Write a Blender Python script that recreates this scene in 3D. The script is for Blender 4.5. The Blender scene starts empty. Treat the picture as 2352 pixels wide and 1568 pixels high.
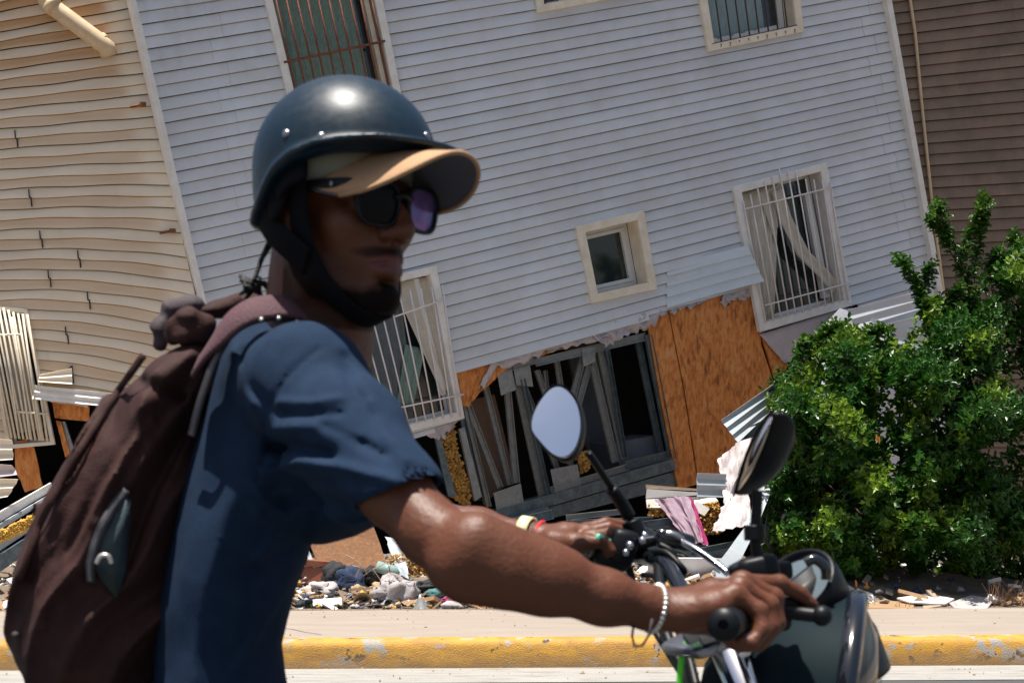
import bpy, math, random
import numpy as np
from mathutils import Vector, Matrix
from mathutils import noise as mnoise
random.seed(7); RNG = np.random.default_rng(7)
S = bpy.context.scene; COL = S.collection
R = math.radians

# ---------------- camera, world, sun, exposure ----------------
F, CX, HY, CH = 3600.0, 1176.0, 1115.0, 1.2       # focal length and horizon in picture units, camera height
cam_d = bpy.data.cameras.new('camera'); cam = bpy.data.objects.new('camera', cam_d); COL.objects.link(cam)
cam.location = (0, 0, CH); cam.rotation_euler = (R(90), 0, 0)
cam_d.sensor_width = 36; cam_d.lens = 36 * F / 2352.0
cam_d.shift_y = (HY - 784) / 2352.0
cam_d.clip_start = 0.05; cam_d.clip_end = 500
cam_d.dof.use_dof = True; cam_d.dof.focus_distance = 15.0; cam_d.dof.aperture_fstop = 13.0
S.camera = cam
SUN = Vector((-0.12, -0.085, 0.988)).normalized()
w = bpy.data.worlds.new('World'); S.world = w; w.use_nodes = True
nt = w.node_tree; bg = nt.nodes['Background']
sky = nt.nodes.new('ShaderNodeTexSky'); sky.sky_type = 'NISHITA'; sky.sun_disc = False
sky.sun_elevation = math.asin(SUN.z); sky.sun_rotation = math.atan2(SUN.x, SUN.y)
sky.air_density = 1.0; sky.dust_density = 3.0; sky.ozone_density = 1.0
nt.links.new(sky.outputs[0], bg.inputs[0]); bg.inputs[1].default_value = 0.068
sl = bpy.data.lights.new('sun', 'SUN'); sl.energy = 5.0; sl.angle = R(0.5); sl.color = (1, .95, .87)
so = bpy.data.objects.new('sun', sl); COL.objects.link(so)
so.rotation_euler = SUN.to_track_quat('Z', 'Y').to_euler(); so.location = (0, 0, 20)
S.view_settings.view_transform = 'Standard'; S.view_settings.look = 'None'
S.view_settings.gamma = 1; S.view_settings.use_curve_mapping = False
S.view_settings.exposure = 0.75

# ---------------- helpers ----------------
def P(x, y, d): return Vector(((x - CX) / F * d, d, CH - (y - HY) / F * d))
class Plane:                                       # a wall: depth = y0 + t*x + s*z
    def __init__(s, y0, t, sl): s.y0, s.t, s.s = y0, t, sl; s.n = Vector((t, -1, sl)).normalized()
    def d(s, x, y): return (s.y0 + s.s * CH) / (1 - s.t * (x - CX) / F + s.s * (y - HY) / F)
    def __call__(s, x, y, off=0): return P(x, y, s.d(x, y)) + s.n * off
class MB:
    def __init__(s): s.v = []; s.f = []
    def add(s, vs, fs):
        b = len(s.v); s.v += [tuple(v) for v in vs]; s.f += [tuple(i + b for i in f) for f in fs]; return s
    def prism(s, front, back):                     # two rings of equal length
        n = len(front); fs = [tuple(range(n)), tuple(range(2*n-1, n-1, -1))]
        fs += [(i, i+n, (i+1) % n + n, (i+1) % n) for i in range(n)]
        return s.add(list(front)+list(back), fs)
    def slab(s, pl, poly, o0, o1): return s.prism([pl(x, y, o1) for x, y in poly], [pl(x, y, o0) for x, y in poly])
    def card(s, pts, th):
        q = [P(*p) for p in pts]; n = Vector((0, 0, 0))
        for i in range(len(q)): n += (q[i]-q[0]).cross(q[(i+1) % len(q)]-q[0])
        n.normalize()
        if n.y > 0: n = -n
        return s.prism(q, [a - n*th for a in q])
    def box(s, c, sx, sy, sz, rot=None):
        c = Vector(c); vs = []
        for a in (-1, 1):
            for b in (-1, 1):
                for e in (-1, 1):
                    v = Vector((a*sx/2, b*sy/2, e*sz/2))
                    if rot: v = rot @ v
                    vs.append(c+v)
        return s.add(vs, [(0,1,3,2),(4,6,7,5),(0,4,5,1),(2,3,7,6),(0,2,6,4),(1,5,7,3)])
    def tube(s, pts, r, n=8, cap=True, flat=1.0):
        pts = [Vector(p) for p in pts]; m = len(pts); rr = r if isinstance(r, (list, tuple)) else [r]*m
        vs = []; up = None
        for i, p in enumerate(pts):
            t = (pts[min(i+1, m-1)] - pts[max(i-1, 0)]).normalized()
            if up is None: up = Vector((0, 0, 1)) if abs(t.z) < .9 else Vector((1, 0, 0))
            a = t.cross(up)
            if a.length < 1e-4: a = t.orthogonal()
            a.normalize(); b = a.cross(t).normalized(); up = b
            for k in range(n):
                q = 2*math.pi*k/n; vs.append(p + (a*math.cos(q) + b*math.sin(q)*flat)*rr[i])
        fs = [(i*n+k, i*n+(k+1) % n, (i+1)*n+(k+1) % n, (i+1)*n+k) for i in range(m-1) for k in range(n)]
        if cap: fs += [tuple(range(n-1, -1, -1)), tuple(range((m-1)*n, m*n))]
        return s.add(vs, fs)
    def lathe(s, c, ax, prof, n=24, closed=False): # prof: (distance along axis, radius)
        c = Vector(c); ax = Vector(ax).normalized(); a = ax.orthogonal().normalized(); b = ax.cross(a)
        vs = [c + ax*h + (a*math.cos(2*math.pi*k/n) + b*math.sin(2*math.pi*k/n))*max(r, 1e-5) for h, r in prof for k in range(n)]
        m = len(prof)
        fs = [(i*n+k, i*n+(k+1) % n, (i+1)*n+(k+1) % n, (i+1)*n+k) for i in range(m-1) for k in range(n)]
        return s.add(vs, fs)
    def grid(s, fn, nu, nv, th=0):
        vs = [fn(i/nu, j/nv) for j in range(nv+1) for i in range(nu+1)]
        fs = [(j*(nu+1)+i, j*(nu+1)+i+1, (j+1)*(nu+1)+i+1, (j+1)*(nu+1)+i) for j in range(nv) for i in range(nu)]
        return s.add(vs, fs)
    def build(s, name, mat, parent=None, smooth=False, bevel=0, solid=0, attr=None):
        me = bpy.data.meshes.new(name); me.from_pydata(s.v, [], s.f); me.validate()
        o = bpy.data.objects.new(name, me); COL.objects.link(o)
        if mat: me.materials.append(mat)
        if attr is not None:
            at = me.attributes.new('stain', 'FLOAT', 'POINT'); at.data.foreach_set('value', np.array(attr, dtype=np.float32))
        if smooth: me.shade_smooth()
        if solid:
            m = o.modifiers.new('t', 'SOLIDIFY'); m.thickness = solid; m.offset = 0
        if bevel:
            m = o.modifiers.new('b', 'BEVEL'); m.width = bevel; m.segments = 2; m.limit_method = 'ANGLE'
        if parent: o.parent = parent
        return o
def tag(o, label=None, cat=None, group=None, kind=None):
    for k, v in (('label', label), ('category', cat), ('group', group), ('kind', kind)):
        if v: o[k] = v
    return o
def empty(name, loc, label=None, cat=None, group=None):
    o = bpy.data.objects.new(name, None); COL.objects.link(o); o.location = loc; o.empty_display_size = .1
    o.matrix_world = Matrix.Translation(loc)
    return tag(o, label, cat, group)
def adopt(o, parent):                              # parent while keeping world-space vertices in place
    o.parent = parent; o.matrix_parent_inverse = Matrix.Translation(-Vector(parent.location)) if parent.type == 'EMPTY' else Matrix()
    return o
def part(mb, name, mat, par, **k):
    o = mb.build(name, mat, None, **k)
    o.parent = par
    if par.type == 'EMPTY': o.matrix_parent_inverse = Matrix.Translation(-Vector(par.location))
    return o
def inpoly(x, y, poly):
    c = False; n = len(poly)
    for i in range(n):
        x1, y1 = poly[i]; x2, y2 = poly[i-1]
        if (y1 > y) != (y2 > y) and x < (x2-x1)*(y-y1)/(y2-y1)+x1: c = not c
    return c
def lerp(a, b, t): return a + (b-a)*t
def qd(q, u, v):                                   # bilinear point of a quad TL,TR,BR,BL (tuples)
    return tuple(lerp(lerp(q[0][i], q[1][i], u), lerp(q[3][i], q[2][i], u), v) for i in range(len(q[0])))

def M(name, col, rough=.6, metal=0., var=.2, scale=6, bump=0., bscale=60, coat=0, spec=.5, col2=None, amt=.5, stretch=None, attr=None, attrcol=None, trans=0, rand=0, lo=.4, hi=.65):
    m = bpy.data.materials.new(name); m.use_nodes = True; t = m.node_tree; L = t.links; b = t.nodes['Principled BSDF']
    N = t.nodes.new
    b.inputs['Roughness'].default_value = rough; b.inputs['Metallic'].default_value = metal
    b.inputs['Specular IOR Level'].default_value = spec; b.inputs['Coat Weight'].default_value = coat; b.inputs['Coat Roughness'].default_value = .08
    if trans: b.inputs['Transmission Weight'].default_value = trans
    tc = N('ShaderNodeTexCoord'); mp = N('ShaderNodeMapping'); L.new(tc.outputs['Object'], mp.inputs[0])
    if stretch: mp.inputs['Scale'].default_value = stretch
    nz = N('ShaderNodeTexNoise'); nz.inputs['Scale'].default_value = scale; nz.inputs['Detail'].default_value = 8; nz.inputs['Roughness'].default_value = .65
    L.new(mp.outputs[0], nz.inputs['Vector'])
    mr = N('ShaderNodeMapRange'); mr.inputs['From Min'].default_value = .25; mr.inputs['From Max'].default_value = .75
    mr.inputs['To Min'].default_value = 1-var; mr.inputs['To Max'].default_value = 1+var; L.new(nz.outputs[0], mr.inputs[0])
    vm = N('ShaderNodeVectorMath'); vm.operation = 'SCALE'; vm.inputs[0].default_value = col[:3]; L.new(mr.outputs[0], vm.inputs['Scale'])
    out = vm.outputs[0]
    def mix(fac, a, c, f=None):
        x = N('ShaderNodeMix'); x.data_type = 'RGBA'; L.new(fac, x.inputs[0]); L.new(a, x.inputs[6])
        if isinstance(c, (tuple, list)): x.inputs[7].default_value = (*c[:3], 1)
        else: L.new(c, x.inputs[7])
        return x.outputs[2]
    if col2:
        n2 = N('ShaderNodeTexNoise'); n2.inputs['Scale'].default_value = scale*1.7; n2.inputs['Detail'].default_value = 10; n2.inputs['Roughness'].default_value = .7
        L.new(mp.outputs[0], n2.inputs['Vector'])
        r2 = N('ShaderNodeMapRange'); r2.inputs['From Min'].default_value = lo; r2.inputs['From Max'].default_value = hi; r2.inputs['To Max'].default_value = amt
        L.new(n2.outputs[0], r2.inputs[0]); out = mix(r2.outputs[0], out, col2)
    if attr:
        at = N('ShaderNodeAttribute'); at.attribute_name = attr; out = mix(at.outputs['Fac'], out, attrcol)
    if rand:
        oi = N('ShaderNodeObjectInfo'); rr = N('ShaderNodeMapRange'); rr.inputs['To Min'].default_value = 1-rand; rr.inputs['To Max'].default_value = 1+rand
        L.new(oi.outputs['Random'], rr.inputs[0]); v2 = N('ShaderNodeVectorMath'); v2.operation = 'SCALE'; L.new(out, v2.inputs[0]); L.new(rr.outputs[0], v2.inputs['Scale']); out = v2.outputs[0]
    L.new(out, b.inputs['Base Color'])
    if bump:
        nb = N('ShaderNodeTexNoise'); nb.inputs['Scale'].default_value = bscale; nb.inputs['Detail'].default_value = 6
        L.new(mp.outputs[0], nb.inputs['Vector']); bm = N('ShaderNodeBump'); bm.inputs['Strength'].default_value = bump; bm.inputs['Distance'].default_value = .01
        L.new(nb.outputs[0], bm.inputs['Height']); L.new(bm.outputs[0], b.inputs['Normal'])
    m['links'] = 1
    return m
def emit_free(m): return m

MAT = dict(
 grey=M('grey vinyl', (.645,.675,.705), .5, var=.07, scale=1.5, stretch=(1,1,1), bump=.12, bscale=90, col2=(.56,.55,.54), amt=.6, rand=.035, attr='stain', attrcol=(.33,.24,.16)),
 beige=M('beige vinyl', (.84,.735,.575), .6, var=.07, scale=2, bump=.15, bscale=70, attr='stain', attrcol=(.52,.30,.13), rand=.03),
 brown=M('brown vinyl', (.24,.165,.115), .6, var=.16, scale=1.2, col2=(.11,.08,.05), amt=.55, bump=.15, bscale=70, rand=.05),
 white=M('white trim', (.80,.78,.74), .5, var=.05, scale=5, col2=(.55,.48,.38), amt=.4, bump=.1),
 cream=M('cream trim', (.82,.75,.62), .5, var=.06, scale=4, col2=(.60,.48,.32), amt=.5, bump=.1),
 upvc=M('window sash', (.70,.70,.68), .35, var=.04, scale=8),
 barw=M('white painted bar', (.74,.68,.66), .45, var=.06, scale=20),
 barr=M('rusty bar', (.13,.04,.025), .8, var=.4, scale=30, col2=(.30,.10,.035), amt=.8, bump=.3),
 bark=M('dark bar', (.035,.03,.04), .6, var=.3, scale=30, col2=(.13,.045,.03), amt=.8),
 glass=M('window glass', (.02,.028,.03), .06, var=.2, spec=.8),
 curtain=M('cream curtain', (.60,.55,.46), .85, var=.1, scale=10, bump=.2, bscale=200),
 curtg=M('green lace curtain', (.14,.24,.19), .8, var=.5, scale=35, col2=(.30,.36,.34), amt=.6, stretch=(3,1,.5)),
 curtb=M('blue grey curtain', (.26,.36,.37), .8, var=.25, scale=25, stretch=(4,1,.4)),
 curtd=M('grey drape', (.12,.14,.145), .85, var=.2, scale=15),
 tyvek=M('house wrap', (.52,.46,.47), .7, var=.1, scale=9, bump=.35, bscale=45, col2=(.45,.38,.33), amt=.4),
 steel=M('galvanised steel', (.30,.315,.31), .5, metal=.35, var=.2, scale=14, bump=.15, col2=(.20,.16,.12), amt=.5),
 steeld=M('dark steel', (.10,.135,.15), .5, metal=.5, var=.35, scale=8, bump=.2, col2=(.26,.30,.32), amt=.5),
 insul=M('mineral wool', (.55,.31,.07), .95, var=.4, scale=16, bump=1, bscale=50, col2=(.30,.13,.04), amt=.6),
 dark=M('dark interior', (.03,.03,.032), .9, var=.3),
 room=M('interior plaster', (.13,.14,.16), .9, var=.2, scale=3),
 brownb=M('brown board', (.20,.12,.08), .8, var=.15),
 blue=M('faded blue siding', (.36,.41,.45), .5, var=.1, scale=4, bump=.15, col2=(.5,.5,.5), amt=.4, rand=.04),
 chip=M('brown chipboard', (.20,.09,.035), .85, var=.35, scale=25, bump=.4, col2=(.10,.045,.02), amt=.7),
 board=M('raw cardboard', (.30,.19,.10), .85, var=.15, scale=5, col2=(.32,.17,.08), amt=.5, bump=.2),
 wood=M('weathered wood', (.36,.27,.19), .8, var=.25, scale=12, stretch=(1,1,6), bump=.3),
 redwood=M('varnished wood', (.22,.07,.035), .45, var=.2, scale=10),
 pink=M('pink cloth', (.30,.21,.26), .9, var=.12, scale=10, bump=.3, bscale=80, col2=(.22,.15,.19), amt=.6),
 magenta=M('magenta cloth', (.28,.015,.10), .85, var=.2),
 cloth=M('dirty white cloth', (.36,.33,.33), .9, var=.12, scale=10, bump=.4, bscale=60, col2=(.40,.36,.34), amt=.5),
 soil=M('dirt', (.16,.12,.09), .95, var=.35, scale=8, bump=.8, bscale=40),
 pipe=M('cream drain pipe', (.66,.50,.32), .5, var=.1, scale=6, col2=(.48,.33,.18), amt=.5),
 whitep=M('white panel', (.60,.60,.64), .4, var=.03),
 navy=M('navy rag', (.02,.035,.08), .9, var=.4, scale=12, bump=.5, bscale=60),
 black=M('black rag', (.02,.02,.022), .85, var=.4, scale=12, bump=.5),
 teal=M('teal rag', (.06,.16,.16), .85, var=.4, scale=12, bump=.5),
 tan=M('tan rag', (.36,.25,.14), .9, var=.3, scale=12, bump=.5),
)
# oriented strand board: overlapping flakes
def osb():
    m = bpy.data.materials.new('oriented strand board'); m.use_nodes = True; t = m.node_tree; L = t.links; N = t.nodes.new; b = t.nodes['Principled BSDF']
    tc = N('ShaderNodeTexCoord'); cols = []
    prev = None
    for a, sc in ((.55, (22, 9, 7)), (1.75, (20, 9, 8)), (2.75, (24, 8, 9))):
        mp = N('ShaderNodeMapping'); mp.inputs['Rotation'].default_value = (0, a, .3); mp.inputs['Scale'].default_value = sc; L.new(tc.outputs['Object'], mp.inputs[0])
        vo = N('ShaderNodeTexVoronoi'); vo.inputs['Scale'].default_value = 1.7; L.new(mp.outputs[0], vo.inputs['Vector'])
        sep = N('ShaderNodeSeparateColor'); L.new(vo.outputs['Color'], sep.inputs[0])
        if prev is None: prev = sep.outputs[0]
        else:
            mm = N('ShaderNodeMath'); mm.operation = 'ADD'; L.new(prev, mm.inputs[0]); L.new(sep.outputs[0], mm.inputs[1]); prev = mm.outputs[0]
    nz = N('ShaderNodeTexNoise'); nz.inputs['Scale'].default_value = 3; nz.inputs['Detail'].default_value = 9; L.new(tc.outputs['Object'], nz.inputs['Vector'])
    mm = N('ShaderNodeMath'); mm.operation = 'MULTIPLY_ADD'; L.new(nz.outputs[0], mm.inputs[0]); mm.inputs[1].default_value = 2.6; L.new(prev, mm.inputs[2])
    dv = N('ShaderNodeMath'); dv.operation = 'DIVIDE'; L.new(mm.outputs[0], dv.inputs[0]); dv.inputs[1].default_value = 5.6
    cr = N('ShaderNodeValToRGB'); e = cr.color_ramp.elements; e[0].position = .18; e[0].color = (.13,.04,.012,1); e[1].position = .82; e[1].color = (.66,.36,.15,1)
    q = e.new(.42); q.color = (.54,.175,.035,1); q = e.new(.60); q.color = (.70,.26,.06,1)
    L.new(dv.outputs[0], cr.inputs[0]); L.new(cr.outputs[0], b.inputs['Base Color']); b.inputs['Roughness'].default_value = .75
    bm = N('ShaderNodeBump'); bm.inputs['Strength'].default_value = .35; bm.inputs['Distance'].default_value = .004; L.new(dv.outputs[0], bm.inputs['Height']); L.new(bm.outputs[0], b.inputs['Normal'])
    return m
MAT['osb'] = osb()

# ---------------- ground ----------------
TS = 0.045                                          # the street runs slightly away to the right
def strip(name, ya, yb, za, zb, mat, nx=60, ny=6, wob=0, label=None, x0=-16, x1=16):
    mb = MB()
    def fn(u, v):
        x = lerp(x0, x1, u); return Vector((x, lerp(ya, yb, v) + TS*x, lerp(za, zb, v) + (wob*mnoise.noise(Vector((x*3, v*5, ya)))) ))
    mb.grid(fn, nx, ny); return tag(mb.build(name, mat), label, None, None, 'structure')
g = MB().grid(lambda u, v: Vector((lerp(-150, 150, u), lerp(-60, 240, v), -.02)), 4, 4)
tag(g.build('ground', MAT['soil']), kind='structure')
road = M('asphalt', (.055,.06,.06), .8, var=.12, scale=4, bump=.4, bscale=180, col2=(.08,.08,.075), amt=.5)
strip('road', -7, 9.55, 0, 0, road)
gut = M('gutter concrete', (.30,.29,.27), .85, var=.15, scale=5, stretch=(.3,2,1), bump=.4, bscale=120, col2=(.16,.14,.11), amt=.75, lo=.5)
strip('gutter', 9.55, 10.27, .004, .012, gut)
def kerbmat():
    m = M('yellow kerb paint', (.56,.29,.028), .65, var=.12, scale=5, bump=.7, bscale=90, col2=(.36,.19,.05), amt=.8, stretch=(1,1,2.4))
    t = m.node_tree; L = t.links; N = t.nodes.new; b = t.nodes['Principled BSDF']; src = b.inputs['Base Color'].links[0].from_socket
    tc = N('ShaderNodeTexCoord')
    def chips(sc, lo, hi, col, src, off, st=(1,1,1)):
        mp = N('ShaderNodeMapping'); mp.inputs['Location'].default_value = off; mp.inputs['Scale'].default_value = st; L.new(tc.outputs['Object'], mp.inputs[0])
        n = N('ShaderNodeTexNoise'); n.inputs['Scale'].default_value = sc; n.inputs['Detail'].default_value = 7; n.inputs['Roughness'].default_value = .6; L.new(mp.outputs[0], n.inputs['Vector'])
        r = N('ShaderNodeMapRange'); r.inputs['From Min'].default_value = lo; r.inputs['From Max'].default_value = hi; L.new(n.outputs[0], r.inputs[0])
        x = N('ShaderNodeMix'); x.data_type = 'RGBA'; L.new(r.outputs[0], x.inputs[0]); L.new(src, x.inputs[6]); x.inputs[7].default_value = (*col, 1); return x.outputs[2]
    s = chips(5.5, .555, .575, (.34,.31,.28), src, (3,1,2)); s = chips(9, .61, .63, (.06,.05,.045), s, (9,4,1)); s = chips(2.2, .62, .72, (.10,.075,.04), s, (1,7,3))
    s = chips(3.5, .50, .62, (.40,.20,.04), s, (5,2,8), (1,1,3))
    gz = N('ShaderNodeSeparateXYZ'); L.new(tc.outputs['Object'], gz.inputs[0]); gn = N('ShaderNodeTexNoise'); gn.inputs['Scale'].default_value = 6; gn.inputs['Detail'].default_value = 8; L.new(tc.outputs['Object'], gn.inputs['Vector'])
    ga = N('ShaderNodeMath'); ga.operation = 'MULTIPLY_ADD'; L.new(gn.outputs[0], ga.inputs[0]); ga.inputs[1].default_value = .12; L.new(gz.outputs['Z'], ga.inputs[2])
    gr = N('ShaderNodeMapRange'); gr.inputs['From Min'].default_value = .17; gr.inputs['From Max'].default_value = .08; gr.inputs['To Max'].default_value = .95; L.new(ga.outputs[0], gr.inputs[0])
    x = N('ShaderNodeMix'); x.data_type = 'RGBA'; L.new(gr.outputs[0], x.inputs[0]); L.new(s, x.inputs[6]); x.inputs[7].default_value = (.24,.14,.05,1)
    L.new(x.outputs[2], b.inputs['Base Color']); return m
kb = MB(); prof = [(0,0),(.006,.04),(.012,.09),(.018,.135),(.024,.160),(.036,.180),(.060,.192),(.10,.196),(.17,.199)]
NK = 420
for i in range(NK+1):
    x = lerp(-15, 15, i/NK)
    for a, z in prof:
        q = mnoise.noise(Vector((x*2.2, z*9, 1)))*.006 + mnoise.noise(Vector((x*11, z*22, 4)))*.004
        if abs(((x+1.55) % 3.1)) < .04: q += .012
        kb.v.append((x, 10.24+TS*x+a+q, z+.01*0 + q*.5*(z > .15)))
n = len(prof)
kb.f = [(i*n+j, (i+1)*n+j, (i+1)*n+j+1, i*n+j+1) for i in range(NK) for j in range(n-1)]
tag(kb.build('kerb', kerbmat(), smooth=True), kind='structure')
walk = M('pale concrete', (.29,.245,.205), .85, var=.08, scale=3, bump=.2, bscale=120, col2=(.22,.18,.145), amt=.5, stretch=(.25,1,1))
slabs = strip('sidewalk', 10.405, 12.46, .198, .215, walk, 220, 24, .003)
lot = MB().grid(lambda u, v: Vector((lerp(-16, 16, u), lerp(12.46, 24, v)+TS*lerp(-16, 16, u)*(1-v), .215 + .25*max(0, mnoise.noise(Vector((u*30, v*9, 3))))*min(1, v*6))), 160, 60)
tag(lot.build('lot_ground', MAT['soil'], smooth=True), kind='structure')
# crack in the pavement and a few pebbles
cr = MB(); pts = [P(640, 1444, 11.0), P(672, 1448, 10.9), P(700, 1456, 10.7), P(738, 1464, 10.52)]
pts = [Vector((p.x, p.y, .2045)) for p in pts]
cr.tube(pts, .004, 4, flat=.3); tag(cr.build('pavement_crack', MAT['soil']), kind='structure')

# ---------------- walls ----------------
GW = Plane(15.5, .51, -.053); BW = Plane(14.42, .10, -.085); RW = Plane(17.4, .15, -.07)
VX, VY = 8500, -1195
def gline(k):                                        # siding line through (1500, yk)
    yk = 28 + k*25.2 + .0*k
    m = (yk - VY)/(VX-1500)
    return lambda x: yk - m*(x-1500)
bow_c = lambda y: .00034*max(0, min(1, (y-300)/400))
def bline(k):
    yk = -60 + k*24.3
    m = float(np.interp(yk, [0, 100, 300, 450, 600, 750, 900, 1300], [-.2, -.15, -.075, -.02, .04, .12, .19, .1]))
    c = bow_c(yk)
    return lambda x: yk + m*(x-200) + c*(x-200)**2 + 1.2*math.sin(x*.03+k*1.7)
def rline(k):
    yk = -40 + k*26.0
    m = float(np.interp(yk, [0, 700, 1000], [-.135, -.01, .0]))
    return lambda x: yk + m*(x-2200)
LAP = [(0, -.010), (.06, -.010), (.075, .001), (.5, .008), (.94, .0165), (1.0, .0165)]
def siding(pl, line, ks, xl, xr, mat, par, holes, joints, step=13, stain_shade=None, name='siding_panel', laps=2, amp=1.0, wav=0.0):
    for k in ks:
        fs_ = [line(k*laps + i) for i in range(laps+1)]
        js = [None] + sorted(joints(k)) + [None]
        for pi in range(len(js)-1):
            mb = MB(); st = []
            ymid = fs_[1 if laps > 1 else 0]((xl(300)+xr(300))/2)
            xa0 = js[pi]; xb0 = js[pi+1]
            L0 = xa0 if xa0 is not None else xl(fs_[0](xl(300))); R0 = xb0 if xb0 is not None else xr(fs_[0](xr(300)))
            nx = max(1, int((R0-L0)/step)); rows = []
            proud = (pi % 2)*.0025
            for li in range(laps):
                for (v, o) in LAP: rows.append((li, v, o))
            px = {}
            for j in range(nx+1):
                for r, (li, v, o) in enumerate(rows):
                    s = j/nx
                    y = lerp(fs_[li](L0), fs_[li+1](L0), v) if s == 0 else 0
                    x = lerp(L0, R0, s)
                    for _ in range(2):
                        y = lerp(fs_[li](x), fs_[li+1](x), v)
                        a = xa0 + .17*(y-fs_[0](xa0)) if xa0 is not None else xl(y)
                        b = xb0 + .17*(y-fs_[0](xb0)) if xb0 is not None else xr(y)
                        x = lerp(a, b, s)
                    px[(j, r)] = (x, y)
                    wv = wav*mnoise.noise(Vector((x*.012, y*.012, 5)))
                    mb.v.append(tuple(pl(x, y, o*amp+proud+wv)))
                    st.append(stain_shade(x, y, li, v) if stain_shade else 0)
            nr = len(rows)
            for j in range(nx):
                for r in range(nr-1):
                    c = [px[(j, r)], px[(j+1, r)], px[(j+1, r+1)], px[(j, r+1)]]
                    mx = sum(q[0] for q in c)/4; my = sum(q[1] for q in c)/4
                    if any(inpoly(mx, my, h) for h in holes): continue
                    mb.f.append((j*nr+r, (j+1)*nr+r, (j+1)*nr+r+1, j*nr+r+1))
            comp = {}
            def root(i):
                while comp.setdefault(i, i) != i: comp[i] = comp[comp[i]]; i = comp[i]
                return i
            for f in mb.f:
                for i in f[1:]: comp[root(i)] = root(f[0])
            groups = {}
            for f in mb.f: groups.setdefault(root(f[0]), []).append(f)
            for fs2 in groups.values():
                if len(fs2) < 8: continue
                used = sorted({i for f in fs2 for i in f}); mp = {a: b for b, a in enumerate(used)}
                m2 = MB(); m2.v = [mb.v[i] for i in used]; m2.f = [tuple(mp[i] for i in f) for f in fs2]
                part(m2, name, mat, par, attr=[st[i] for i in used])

def shell(pl, poly, depth, par, mat):                # sides, roof, floor and back of a building behind its front
    f = [pl(x, y, -.02) for x, y in poly]; b = [p + Vector((0, depth, 0)) for p in f]
    n = len(f); mb = MB(); mb.add(f+b, [tuple(range(2*n-1, n-1, -1))] + [(i, i+n, (i+1) % n+n, (i+1) % n) for i in range(n)])
    part(mb, 'shell', mat, par)

def inner(q, w, w2=None):                            # shrink a quad TL,TR,BR,BL by w px horizontally and vertically
    c = ((0, 0), (1, 0), (1, 1), (0, 1)); out = []
    W = math.dist(q[0], q[1]); H = math.dist(q[0], q[3]); a = w/W; b = (w2 or w)/H
    return [qd(q, a, b), qd(q, 1-a, b), qd(q, 1-a, 1-b), qd(q, a, 1-b)]
def framebars(mb, pl, qo, qi, o0, o1):
    for i in range(4):
        j = (i+1) % 4; mb.slab(pl, [qo[i], qo[j], qi[j], qi[i]], o0, o1 + (.0012 if i % 2 else 0))
def window(par, pl, q, trim, tmat, depth=.14, sash=9, pane='glass', curt=None, ears=True, label=None):
    """q: outer trim quad TL,TR,BR,BL in picture units; returns the frame part with reveal, sash and pane"""
    qi = inner(q, trim)
    mb = MB(); framebars(mb, pl, q, qi, -.01, .045)
    if ears:                                        # side boards run past the head and sill boards
        for a, b in ((0, 3), (1, 2)):
            pass
    fr = part(mb, 'window', tmat, par, bevel=.003)
    if label: fr['label'] = label
    rv = MB()
    for i in range(4):
        j = (i+1) % 4; rv.add([pl(*qi[i], .03), pl(*qi[j], .03), pl(*qi[j], -depth), pl(*qi[i], -depth)], [(0, 1, 2, 3)])
    part(rv, 'reveal', tmat, fr, solid=.006)
    cc = [sum(p[0] for p in qi)/4, sum(p[1] for p in qi)/4]
    s1 = inner(qi, 0.5); s2 = inner(qi, sash)
    sb = MB(); framebars(sb, pl, s1, s2, -depth-.05, -depth-.01)
    part(sb, 'sash', MAT['upvc'], fr, bevel=.003)
    if pane:
        pb = MB(); pb.slab(pl, [*s2], -depth-.040, -depth-.034); part(pb, 'pane', MAT[pane], fr)
    bk = MB(); e = inner(q, -6)
    return fr, qi, s2
def wallbar(mb, pl, a, b, off, r, n=6): mb.tube([pl(*a, off), pl(*b, off)], r, n)

# ----- grey house -----
gx_l = lambda y: 300 + .2286*y
gx_r = lambda y: 2032 + .176*y
W_TOPL = [(604,-60+10),(868,-70),(868+.24*330,260),(604+.255*320,250)]     # tall rusty-barred window behind the helmet
W_TOPL = [(592,-50),(862,-62),(925,250),(672,285)]
W_TOPM = [(1215,-90),(1500,-150),(1530,-27),(1230,33)]
W_TOPR = [(1588,-90),(1818,-140),(1841,75),(1622,121)]
W_SMALL = [(1319,521),(1474,484),(1505,664),(1355,697)]
W_RIGHT = [(1679,430),(1893,374),(1952,702),(1740,762)]
W_LEFT = [(765,665),(998,610),(1063,960),(860,1010)]
DAM = [(1030,870),(1045,853),(1200,812),(1400,757),(1550,711),(1680,672),(1736,652),(1738,700),(1745,765),(1960,700),(2000,735),(2120,770),(2140,1500),(690,1500),(640,1185),(850,1040),(1063,965)]
gh = empty('collapsed_house', GW(1200, 1340), 'tilted grey siding house with torn open ground floor and barred windows behind the rider', 'house')
holes = [inner(W_TOPL, 9), inner(W_TOPM, 9), inner(W_TOPR, 9), inner(W_SMALL, 9), inner(W_RIGHT, 8), inner(W_LEFT, 8), DAM]
def gstain_shade(x, y, li, v):
    s = .45 if v < .065 else .0  # shade below each lip painted in as a thin dark grimy line
    for (a, b, ww) in ((1232,1500,40),(1624,1835,36)):      # rust wash below the upper windows
        yy = (40 if a < 1500 else 118) - .2*(x-a)
        if a-10 < x < b and 0 < y-yy < 60: s += .25*(1-(y-yy)/60)*(.4+.6*abs(mnoise.noise(Vector((x*.06, 0, 2)))))
    if x < 620 and y < 160: s += .35*max(0, mnoise.noise(Vector((x*.05, y*.006, 0))))
    return min(1, s)
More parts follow.
